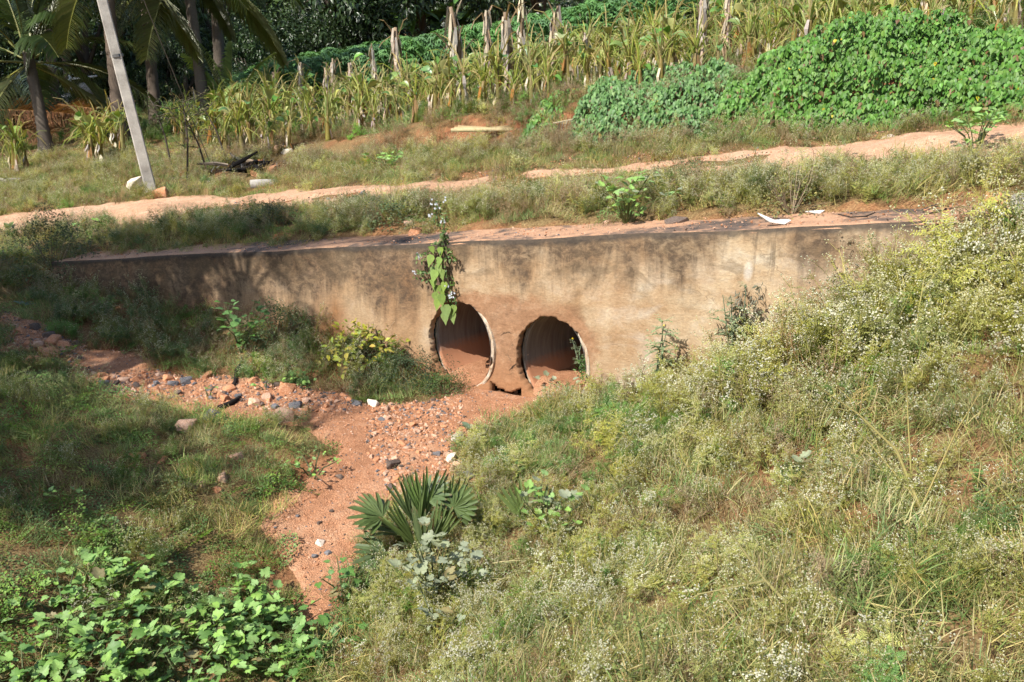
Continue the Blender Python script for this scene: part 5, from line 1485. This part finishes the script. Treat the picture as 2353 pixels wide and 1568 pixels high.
# ------------------------------------------------------------------ bananas
def banana_proto(seed, h, dead=False, nst=9, nlf=2):
    random.seed(seed); parts = []
    mb = MB(); lean = V((rv(-.12, .12), rv(-.12, .12), 0)); prof = [.0, .15, .4, .7, 1.0]
    r0 = rv(.055, .08)
    mb.tube([V((0, 0, -.05)) + lean * (t * t) * h + V((0, 0, h * t)) for t in prof], [r0 * 1.15, r0, r0 * .9, r0 * .75, r0 * .45],
            (.38, .38, .09) if not dead else (.36, .26, .15), 9, (.34, .24, .08) if not dead else (.42, .32, .21))
    parts.append(("pseudostem", mb.mesh("pseudostem", M_PLANT, True), None))
    top = lean * h + V((0, 0, h * .92))
    sk = MB()
    for i in range(nst):
        a = rv(0, 6.28); e = math.radians(rv(40, 88)); d = V((math.cos(a) * math.cos(e), math.sin(a) * math.cos(e), math.sin(e)))
        ln = rv(.35, .85); b = top * rv(.45, 1.0)
        pts = [b, b + d * ln * .5]
        brk = random.random() < .5
        d2 = V((d.x * 1.4, d.y * 1.4, rv(-1.2, -.2))) if brk else (d + V((d.x, d.y, -.25)) * .5)
        pts.append(pts[-1] + d2.normalized() * ln * rv(.25, .55)); pts.append(pts[-1] + (d2.normalized() - V((0, 0, .6))).normalized() * ln * .25)
        cc = random.choice([(.40, .46, .11), (.50, .50, .15), (.30, .40, .09), (.52, .44, .19)]) if not dead else (.42, .32, .2)
        sk.ribbon(pts, [.034, .030, .024, .008], jit(cc, .15))
        for sg in (-.6, .6): sk.ribbon([q + V((sg * .016, -sg * .016, .006)) for q in pts], [.012, .012, .01, .004], jit(cc, .2), V((0.5, .5, .7)))
    parts.append(("leaf_stalks", sk.mesh("leaf_stalks", M_PLANT), "stuff"))
    for i in range(nlf):
        lf = MB(); a = rv(0, 6.28); e = math.radians(rv(25, 70)); d = V((math.cos(a) * math.cos(e), math.sin(a) * math.cos(e), math.sin(e)))
        b = top * rv(.8, 1.02) + d * .25
        lf.leaf(b, d, V((0, 0, 1)) + rdir(-20, 50) * .6, rv(.28, .5), rv(.14, .22), jit(random.choice([(.13, .30, .06), (.22, .34, .08), (.36, .38, .12)]), .2), (.25, .8, 1.0, .95, .8, .45), .45, rv(.3, .8))
        lf.ribbon([top * .85, b], [.022, .016], (.24, .32, .08))
        parts.append(("leaf", lf.mesh("leaf", M_GLOSS, True), None))
    hk = MB(); nh = 46 if dead else 9
    for i in range(nh):
        t = (rv(.25, 1.0) if dead else rv(.1, .8)); a = rv(0, 6.28); d = V((math.cos(a), math.sin(a), 0))
        b = lean * h * t * t + V((0, 0, h * t)) + d * r0 * rv(.8, 1.1); ln = rv(.15, .42) * (1.2 if dead else .9)
        pts = [b, b + d * rv(.01, .06) - V((0, 0, ln * .5)), b + d * rv(.0, .09) + rdir(-90, 90) * .03 - V((0, 0, ln))]
        cc = random.choice([(.62, .5, .34), (.55, .46, .36), (.45, .39, .35), (.68, .57, .42)]) if dead or random.random() < .5 else (.40, .22, .07)
        hk.ribbon(pts, [rv(.02, .05), rv(.04, .085), rv(.01, .05)], jit(cc, .2), V((-d.y, d.x, rv(-.5, .5))))
    parts.append(("dry_husks", hk.mesh("dry_husks", M_DRY), "stuff"))
    return parts
BAN = [banana_proto(1000 + i, [.75, .95, .65, .85, 1.0, .7, .9][i], False, [18, 20, 16, 22, 17, 14, 19][i], [2, 3, 1, 3, 4, 1, 2][i]) for i in range(7)]
BAND = [banana_proto(1050 + i, [1.9, 1.5, 1.7, 1.35][i], True, 4, [0, 1, 0, 0][i]) for i in range(4)]
def plant_banana(parts, p, rz, sc, label, group, name="banana_plant"):
    th = thing(name, label, "banana plant", p, rz, group); th.scale = (sc, sc, sc)
    if name != "banana_plant": th.scale = (sc * .84, sc * .84, sc)
    for nm, me, kd in parts: put(nm, me, th, kind=kd)
    return th
rb = np.random.default_rng(5)
cnt = 0; random.seed(55); s0r = -1; rowc = 0
def nth(k): return "%d%s" % (k, "th" if 10 <= k % 100 <= 20 else {1: "st", 2: "nd", 3: "rd"}.get(k % 10, "th"))
for row in range(6):
    s = -15.0
    while s < 7.0:
        s += rb.uniform(.30, .52)
        n_ = float(n0_s(s)) + 1.5 + row * 1.0 + rb.uniform(-.35, .35) + (0 if s > -9 else -1.0)
        if s > .5: n_ += .7
        x_, y_ = XY(s, n_)
        if abs(x_) > y_ * .53 + 1.0 or x_ / y_ < -.30 and row < 1: continue
        if x_ / y_ < -.335: continue
        rowc = rowc + 1 if s0r == row else 1; s0r = row
        rw = ["front row", "second row", "third row", "fourth row", "fifth row", "back row"][row]
        plant_banana(BAN[rb.integers(7)], (x_, y_, HZ(x_, y_)), rb.uniform(0, 6.28), rb.uniform(.55, 1.02), "stripped banana plant with bent yellow-green stalks, %s from the left in the %s" % (nth(rowc), rw), "stripped banana plants of the field")
        cnt += 1
ORD = ["first", "second", "third", "fourth", "fifth", "sixth", "seventh", "eighth", "ninth", "tenth", "eleventh", "twelfth", "thirteenth", "fourteenth", "fifteenth", "sixteenth", "seventeenth", "eighteenth", "nineteenth", "twentieth", "twenty-first", "twenty-second"]
dl = [(455, 195, 285), (648, 160, 270), (692, 140, 265), (757, 150, 260), (770, 130, 262), (817, 140, 285), (866, 105, 240), (915, 60, 250), (1025, 95, 210), (1065, 15, 250), (1124, 25, 235), (1172, 25, 230), (1197, -10, 220), (1258, 12, 200),
      (1297, 55, 180), (1345, 70, 190), (1545, 65, 160), (1610, -30, 170), (1665, -25, 160), (1840, -40, 110), (1990, -45, 90), (2065, -45, 80)]
for i, (u, vt, vb) in enumerate(dl):
    p = G(u, vb + 6); dep = depth_at(p)
    hgt = (vb - vt) / F * dep
    pr = BAND[i % 4]; ph = [1.9, 1.5, 1.7, 1.35][i % 4]
    plant_banana(pr, p, rv(0, 6.28), hgt / ph, "dead banana stem wrapped in tan husks, %s counted from the left" % ORD[i], "dead banana stems", "dead_banana_stem")
# clumps by the palm on the left
for i, (u, v, k, lb) in enumerate([(35, 400, 4, "leftmost banana clump below the coconut palm"), (215, 375, 6, "arching banana clump between palm and leaning pole"), (265, 350, 3, "thin banana clump beside the palm in the shade"), (600, 305, 3, "banana clump at the left edge of the field")]):
    for j in range(k):
        p = G(u + rv(-30, 30), v + rv(-4, 6))
        plant_banana(BAN[(i * 3 + j) % 7], p, rv(0, 6.28), rv(.7, 1.0), "banana stem %s in the %s" % (["nearest the pole", "at the front", "at the back", "in the middle", "at its left side", "at its right side"][j], lb), "banana clumps by the palm")

# ------------------------------------------------------------------ coconut palms
def frond(seed, Ln, a0, bend, c, dead=False, nl=56):
    random.seed(seed); mb = MB(); pts = []; p = V((0, 0, 0)); a = math.radians(a0)
    for i in range(13):
        pts.append(p.copy()); a -= math.radians(bend) / 12 * (.5 + i / 12); p = p + V((math.cos(a), 0, math.sin(a))) * Ln / 12
    mb.tube(pts, [.028 * (1 - i / 13) + .004 for i in range(13)], (.26, .27, .07) if not dead else (.36, .22, .1), 4)
    for i in range(nl):
        t = .16 + .83 * i / nl; k = t * 12; b = pts[min(int(k), 11)].lerp(pts[min(int(k) + 1, 12)], k % 1)
        tg = (pts[min(int(k) + 1, 12)] - pts[min(int(k), 11)]).normalized()
        ll = Ln * .23 * math.sin(PI * (.18 + .78 * t)) ** .7
        for sg in (-1, 1):
            d = (V((0, sg, 0)) + tg * .75 + V((0, 0, rv(-.05, .25)))).normalized()
            if dead: d = (d + V((0, 0, -.1)) + rdir(-90, 90) * .35).normalized()
            q = [b, b + d * ll * .5 - V((0, 0, ll * rv(.04, .12))), b + d * ll * .88 - V((0, 0, ll * rv(.28, .55)))]
            if dead: q = [b, b + d * ll * .5, b + d * ll * .95 - V((0, 0, ll * .05))]
            mb.ribbon(q, [.05, .046, .008], jit(c, .2), tg.cross(d) + tg * .6)
    return mb.mesh("frond", M_GLOSS if not dead else M_DRY)
FRD = [frond(1100, 3.4, 78, 55, (.085, .135, .035)), frond(1101, 3.6, 55, 80, (.075, .13, .032)), frond(1102, 3.7, 30, 75, (.07, .12, .03)), frond(1103, 3.6, 5, 60, (.075, .115, .03)), frond(1104, 3.3, -25, 45, (.13, .15, .04))]
FRDX = [frond(1110, 3.2, 3, 8, (.46, .27, .13), True), frond(1111, 3.0, 4, 10, (.40, .24, .13), True)]
def coconut(pb, h, label, seed, lean=(0, 0), r=.13, nf=18, sc=1.0, group=None, low=True):
    random.seed(seed); th = thing("coconut_palm", label, "palm", pb, 0, group)
    mb = MB(); N_ = 26; pts = []; rad = []
    for i in range(N_ + 1):
        t = i / N_; pts.append(V((lean[0] * t ** 1.6, lean[1] * t ** 1.6, h * t - .1 * (1 - t))))
        rad.append(r * (1.0 + .7 * math.exp(-t * 9) - .15 * t) * (1.05 if i % 2 else .95))
    mb.tube(pts, rad, (.155, .125, .10), 10)
    put("trunk", mb.mesh("trunk", M_WOOD, True), th)
    c = pts[-1]
    for i in range(nf):
        k = min(4, int(i / nf * (5 if low else 4.2))); az = i * 2.399 + rv(-.2, .2)
        put("frond", FRD[k], th, c + V((math.cos(az) * .1, math.sin(az) * .1, -.02 * i)), (rv(-.25, .25), rv(-.12, .12), az), sc * rv(.88, 1.08))
    return th
# the short palm in view at the left, and the trunks behind the pole
pb = G(108, 352); tp = at_y(62, 120, pb.y + .5)
coconut(pb, tp.z - pb.z, "coconut palm with a short leaning trunk left of the leaning pole", 1, (tp.x - pb.x, .5), .15, 18, .95)
def trunk_at(u0, v0, u1, v1, y, h, label, seed, r=.14, **kw):
    a = at_y(u0, v0, y); a.z = HZ(a.x, y); b = at_y(u1, v1, y); k = h / max(b.z - a.z, .5)
    coconut(a, h, label, seed, ((b.x - a.x) * min(k, 1.7), .3), r, **kw)
trunk_at(278, 300, 240, 0, 25, 4.6, "coconut palm whose dark trunk passes just behind the leaning pole", 2, .17)
trunk_at(470, 260, 428, 0, 27, 4.4, "coconut palm with a ringed trunk left of the pair behind the field", 3, .15)
trunk_at(512, 250, 505, 0, 31, 12, "coconut palm with a smooth grey trunk right of the pair behind the field", 4, .15)
trunk_at(128, 240, 112, 60, 33, 7.2, "slender grey coconut palm behind the short leaning one", 5, .14)
trunk_at(165, 245, 150, 60, 36, 7.8, "twin-trunk looking coconut palm further back", 6, .15)
trunk_at(355, 240, 330, 0, 28, 5.2, "coconut palm with a vine-grown trunk right of the pole", 7, .15)
trunk_at(868, 60, 858, 0, 55, 9, "thin pale coconut palm behind the far utility pole", 8, .15)
trunk_at(890, 60, 882, 0, 57, 9.5, "second thin coconut palm behind the far utility pole", 9, .15)
# young palm by the field
pb = G(528, 282); yp = thing("young_coconut_palm", "young coconut palm with bright upright fronds at the edge of the field", "palm", pb); random.seed(8)
YF = [frond(1120 + i, 1.9, [82, 72, 55, 25][i], [25, 45, 60, 50][i], (.26, .37, .07), False, 34) for i in range(4)]
for i in range(9): put("frond", YF[min(3, i // 2)], yp, (0, 0, .05), (rv(-.15, .15), rv(-.1, .1), i * 2.399 + 1.9), rv(1.0, 1.3))
# palms beyond the left edge whose shade falls on wall, slope and background
def palm_for(cx_, cy_, cz, label, seed, **kw):
    x_, y_ = cx_ - .8, cy_ - .4; zg = HZ(x_, y_); coconut((x_, y_, zg), cz - zg, label, seed, (.8, .4), .16, group="palms beyond the left edge", low=False, **kw)
palm_for(-6.7, 7.5, 6.4, "coconut palm outside the view whose fronds stripe the wall with shade", 21, nf=20, sc=.8)
palm_for(-9.3, 8.3, 6.3, "coconut palm outside the view shading the left end of the wall", 23, nf=34, sc=.8)
for i, (x_, y_, z_) in enumerate([(-22, 27, 9), (-19, 27, 10), (-17.5, 29, 9.5), (-20, 29, 10), (-17.5, 32, 10), (-22, 22, 9)]):
    palm_for(x_, y_, z_, "tall coconut palm of the grove beyond the left edge, %s from the track" % ["nearest", "second", "third", "fourth", "fifth", "sixth", "seventh"][i], 30 + i, nf=24, sc=1.15)
# fallen brown fronds
random.seed(14)
for i, (u, v, rz, sc, lb) in enumerate([(-20, 285, -.15, 1.0, "uppermost fallen brown frond behind the short palm"), (-40, 305, -.25, 1.05, "broad fallen brown frond left of the short palm"), (60, 300, -.3, 1.0, "fallen brown frond crossing behind the palm trunk"),
       (-30, 335, -.2, .9, "lowest fallen brown frond beside the palm foot"), (130, 285, -.35, .9, "fallen brown frond right of the palm trunk"), (60, 262, -.2, .8, "small fallen brown frond on the grass bank"), (30, 320, -.12, .9, "fallen brown frond lying close to the palm trunk"), (-60, 270, -.3, 1.1, "long fallen brown frond entering from the left edge"), (140, 300, -.4, .9, "fallen brown frond ending behind the arching banana clump"), (-10, 318, -.3, 1.0, "fallen brown frond lying over the others at the left")]):
    p = G(u, v); o = put("fallen_frond", FRDX[i % 2], None, p + V((0, 0, .34 + .05 * i)), (rv(.5, .95), rv(.0, .1), rz), sc); tag(o, lb, "palm frond", "fallen palm fronds")
# pump with grey drum on a low plinth
p = at_y(190, 226, 34); p.z = HZ(p.x, p.y)
gp = at_y(190, 226, 34).z - p.z
pm = thing("water_pump", "grey round drum and white pipe of a pump on a low plinth under the palms", "pump", p)
put("plinth", blockmesh("plinth", (1.5, .8, max(gp, .15) + .3), M_POLE, 5, .02, .02), pm, (.2, 0, gp / 2 - .15))
bm = bmesh.new(); bmesh.ops.create_uvsphere(bm, u_segments=20, v_segments=12, radius=.26)
for v in bm.verts: v.co = V((v.co.x * 1.15, v.co.y, v.co.z * .95))
for f in bm.faces: f.smooth = True
me = bpy.data.meshes.new("drum"); bm.to_mesh(me); bm.free(); me.materials.append(M_POLE); put("drum", me, pm, (.1, 0, gp + .26))
mb = MB(); mb.tube([V((-.35, -.1, gp)), V((-.33, -.1, gp + .5)), V((-.28, -.1, gp + .75))], [.07, .06, .05], (.7, .69, .66), 8); mb.tube([V((-.33, -.1, gp + .62)), V((.6, -.1, gp + .72))], [.035, .035], (.7, .69, .66), 8)
mb.tube([V((-.6, -.1, gp + .05)), V((-.33, -.1, gp + .12))], [.09, .06], (.55, .5, .42), 8)
put("standpipe", mb.mesh("standpipe", M_WHITEPIPE, True), pm)

# ------------------------------------------------------------------ cassava field
def cassava(seed, h):
    random.seed(seed); st = MB(); cr_ = MB()
    for k in range(3):
        a = rv(0, 6.28); e = V((math.cos(a) * .22, math.sin(a) * .22, h * rv(.72, .88))); st.tube([V((math.cos(a) * .05, math.sin(a) * .05, -.1)), e * .5, e], [.02, .016, .01], (.25, .22, .17), 5)
    for i in range(190):
        d = rdir(-25, 88); b = V((d.x * .55, d.y * .55, h * .66 + d.z * h * .34)) * 1.0
        b.z -= .25 * h * random.random() ** 2
        n_ = 5; a0 = rv(0, 6.28); cc = jit(random.choice([(.11, .27, .085), (.15, .33, .105), (.19, .39, .135)]), .15)
        for j in range(n_):
            an = a0 + (j - 2) * .62; dd = V((math.cos(an), math.sin(an), rv(-.35, .1)))
            cr_.leaf(b, dd, V((d.x * .3, d.y * .3, 1)), rv(.11, .16), .035, cc, (.3, 1.0, .1), .1, .3)
    return [("stem", st.mesh("stem", M_WOOD)), ("crown", cr_.mesh("crown", M_LEAF))]
CAS = [cassava(1200 + i, 1.0) for i in range(4)]
rc = np.random.default_rng(9)
# canopy line of the hedge read off the photograph: (u, v of its top)
TOPU = [560, 640, 760, 900, 1000, 1100, 1200, 1350, 1500, 1700, 2000, 2400]; TOPV = [172, 140, 118, 92, 75, 58, 40, 5, -20, -40, -60, -80]
ncas = 0
for row in range(5):
    y_ = 29.5 + row * 1.15
    x_ = -9.2 - row * .25
    while x_ < 12:
        x_ += rc.uniform(.5, .8)
        yy_ = y_ + rc.uniform(-.3, .3) - .18 * x_
        u = 1176.5 + F * x_ / (yy_ * .99)
        if u < 575 - row * 8 or u > 2500: continue
        vt = np.interp(u, TOPU, TOPV)
        zt_ = at_y(u, vt, yy_).z; zg = HZ(x_, yy_)
        h = min(max(zt_ - zg + .02 * row, .9), 3.0) * rc.uniform(.9, 1.03)
        rowc = rowc + 1 if s0r == 100 + row else 1; s0r = 100 + row
        th = thing("cassava_plant", "leafy cassava bush, %s from the left in the %s row of the hedge" % (nth(rowc), ["front", "second", "third", "fourth", "back"][row]), "cassava", (x_, yy_, zg), rc.uniform(0, 6.28), "cassava bushes of the field")
        th.scale = (min(h, 1.7) ** .5, min(h, 1.7) ** .5, h)
        for nm, me in CAS[rc.integers(4)]: put(nm, me, th)
        ncas += 1

# ------------------------------------------------------------------ trees
def crown_mesh(seed, R_, Hh, n, ls, cols, clumps=26):
    random.seed(seed); mb = MB(); cl = []
    for i in range(clumps):
        d = rdir(-60, 90); f = rv(.45, 1.0); cl.append((V((d.x * R_ * f, d.y * R_ * f, d.z * Hh * f)), rv(.22, .42) * R_, random.choice(cols)))
    for i in range(n):
        c_, r_, co = cl[i % clumps]; d = rdir(-90, 90); p = c_ + d * r_ * random.random() ** .4
        mb.leaf(p, d + rdir(-60, 30) * .8, V((d.x, d.y, d.z + .8)), ls * rv(.6, 1.3), ls * rv(.35, .6), jit(co, .25), (.2, 1, .7, .05), .15, .3)
    return mb.mesh("crown", M_GLOSS)
DK = [(.035, .07, .02), (.045, .085, .025), (.03, .055, .018)]
LT = [(.06, .11, .03), (.08, .14, .035), (.05, .09, .025)]
CR = [crown_mesh(1300 + i, 2.3, 2.2, 5200, .17, DK) for i in range(3)] + [crown_mesh(1310, 2.0, 1.9, 4600, .15, LT), crown_mesh(1311, 1.5, 1.1, 3600, .10, LT, 18)]
def tree(x_, y_, h, k, label, seed, sc=1.0, name="broadleaf_tree", group="trees closing the view behind the field", rx=1.0):
    random.seed(seed); zg = HZ(x_, y_); th = thing(name, label, "tree", (x_, y_, zg), rv(0, 6.28), group)
    mb = MB(); mb.tube([V((0, 0, -.2)), V((rv(-.15, .15), rv(-.15, .15), h * .4)), V((rv(-.3, .3), rv(-.3, .3), h * .75))], [.2 * sc, .15 * sc, .08 * sc], (.10, .08, .06), 8)
    for i in range(4):
        a = rv(0, 6.28); mb.tube([V((0, 0, h * .35)), V((math.cos(a) * .6, math.sin(a) * .6, h * .6)) * sc + V((0, 0, h * .1)), V((math.cos(a) * 1.2 * sc, math.sin(a) * 1.2 * sc, h * .8))], [.09 * sc, .06 * sc, .02 * sc], (.10, .08, .06), 6)
    put("trunk", mb.mesh("trunk", M_WOOD, True), th)
    put("crown", CR[k], th, (0, 0, h * .72), (0, 0, rv(0, 6.28)), (sc * rx, sc * rx, sc))
rt = np.random.default_rng(21)
kinds = ["dense dark evergreen tree", "dark spreading tree", "deep green round tree", "mid green leafy tree"]
spots = []
for row, (yb, n_) in enumerate(((37, 9), (41, 13), (46, 15), (53, 16), (61, 17), (70, 18))):
    for i in range(n_):
        u = -80 + (2560 / (n_ - 1)) * i + rt.uniform(-60, 60)
        spots.append((row, (u - 1176.5) / F * yb, yb + rt.uniform(-1.5, 1.5), u))
for i, (row, x_, y_, u) in enumerate(spots):
    if u > 520 and row == 0: continue
    k = int(rt.integers(0, 4)); h = rt.uniform(3.6, 5.4) + (1.0 if row > 1 else 0) - (1.2 if row > 3 else 0)
    tn = nth(i + 1); where = "above the palms at the left" if u < 420 else ("behind the young palm" if u < 700 else ("behind the far pole" if u < 1000 else ("above the cassava hedge" if u < 1700 else "above the far right bananas")))
    tree(x_, y_, h, k, "%s %s, %s rank, %s from the left" % (kinds[k], where, ["nearest", "second", "third", "fourth", "fifth", "farthest"][row], nth(1 + sum(1 for q in spots[:i] if q[0] == row))), 300 + i, rt.uniform(.95, 1.35))
# leafy trees beyond the left edge that shade slope and turf
for x_, y_, cz, sc, lb in [(-9.3, 7.7, 6.0, .92, "leafy tree outside the view shading the left end of the wall"), (-8.5, 2.6, 6.0, .80, "leafy tree outside the view shading the near turf"), (-8.5, 6.6, 5.9, .52, "small leafy tree outside the view shading the rubble")]:
    tree(x_, y_, (cz - HZ(x_, y_)) / .72, 0, lb, 700 + int(cz * 10), sc, "shade_tree", "shade trees beyond the left edge")
# low bushes under the palms
ux = [(u, 150, 39 + (i % 3) * 2, i % 3, .72, "low dark bush in the undergrowth, %s from the left" % nth(i + 1)) for i, u in enumerate(range(0, 860, 62))]
for i, (u, v, y_, k, sc, lb) in enumerate(ux + [(30, 215, 30, 4, .75, "sunlit yellow-green bush at the left edge under the palms"), (110, 215, 32, 4, .6, "olive bush beside the slender palm"), (230, 200, 37, 4, .7, "shaded bush behind the grey drum"), (330, 215, 35, 4, .75, "shaded bush right of the drum"),
        (420, 215, 34, 0, .55, "dark bush behind the ringed palm trunk"), (590, 200, 34, 1, .55, "dark bush behind the young palm"), (250, 120, 40, 1, .8, "dark tall bush between the palm trunks"), (60, 140, 42, 2, .8, "dark tall bush behind the short palm"), (640, 120, 41, 0, .8, "dark tall bush left of the far pole"), (480, 120, 42, 2, .8, "dark tall bush behind the palm pair")]):
    p = at_y(u, v, y_); tree(p.x, y_, 1.1 + (.9 if k < 4 else .2), k, lb, 400 + i, sc, "bush", "bushes under the palms")
# far banana trees with whole leaves
BL = []
for i in range(3):
    random.seed(1400 + i); mb = MB(); mb.leaf(V((0, 0, 0)), V((1, 0, .8)), V((0, 0, 1)), 2.1, .55, (.10, .22, .045), (.15, .8, 1, 1, .95, .85, .6, .05), .5, [.35, .6, .9][i], (.13, .25, .05)); BL.append(mb.mesh("leaf", M_GLOSS, True))
for i, (u, y_, lb) in enumerate([(905, 41, "leftmost tall banana tree behind the cassava hedge"), (960, 40, "tall banana tree with broad leaves above the hedge"), (1010, 42, "tall banana tree next to the thin palms"), (1060, 41, "tall banana tree right of the broad one"), (830, 43, "tall banana tree near the far pole")]):
    x_ = (u - 1176.5) / F * y_; zg = HZ(x_, y_); th = thing("banana_tree", lb, "banana tree", (x_, y_, zg), 0, "tall banana trees behind the hedge"); random.seed(500 + i)
    h = at_y(u, 60, y_).z - zg; mb = MB(); mb.tube([V((0, 0, -.1)), V((0, 0, h * .5)), V((.05, 0, h))], [.13, .12, .08], (.22, .24, .08), 8); put("pseudostem", mb.mesh("pseudostem", M_PLANT, True), th)
    for j in range(8): put("leaf", BL[j % 3], th, (0, 0, h - .05), (rv(-.2, .2), rv(-.5, .3), j * 2.4 + rv(-.3, .3)), rv(.8, 1.1))
# thin dry saplings by the track
for i, (u, v, h, lb) in enumerate([(430, 415, 1.5, "thin dark sapling right of the pole"), (480, 405, 1.2, "thin leaning sapling further right of the pole"), (395, 385, 1.3, "leafy thin sapling close to the pole"), (520, 365, 1.1, "bare thin sapling before the bananas")]):
    p = G(u, v); random.seed(600 + i); th = thing("sapling", lb, "sapling", p); mb = MB(); lf = MB()
    tpv = V((rv(-.5, .1), 0, h)); mb.tube([V((0, 0, -.05)), tpv * .5 + V((.05, 0, 0)), tpv], [.022, .018, .008], (.09, .07, .055), 6)
    for j in range(10):
        b = tpv * rv(.35, 1.0); e = b + rdir(-10, 60) * rv(.3, .7); mb.tube([b, b.lerp(e, .5) + rdir(-90, 90) * .05, e], [.008, .006, .003], (.11, .085, .065), 4)
        for q in range(14): lf.leaf(b.lerp(e, random.random()) + rdir(-90, 90) * .03, rdir(-40, 40), V((0, 0, 1)), .05, .028, jit((.12, .16, .045)), (.2, 1, .1), .1, .3)
    put("trunk", mb.mesh("trunk", M_WOOD), th); put("foliage", lf.mesh("foliage", M_LEAF), th)
print("bananas", cnt, "cassava", ncas)
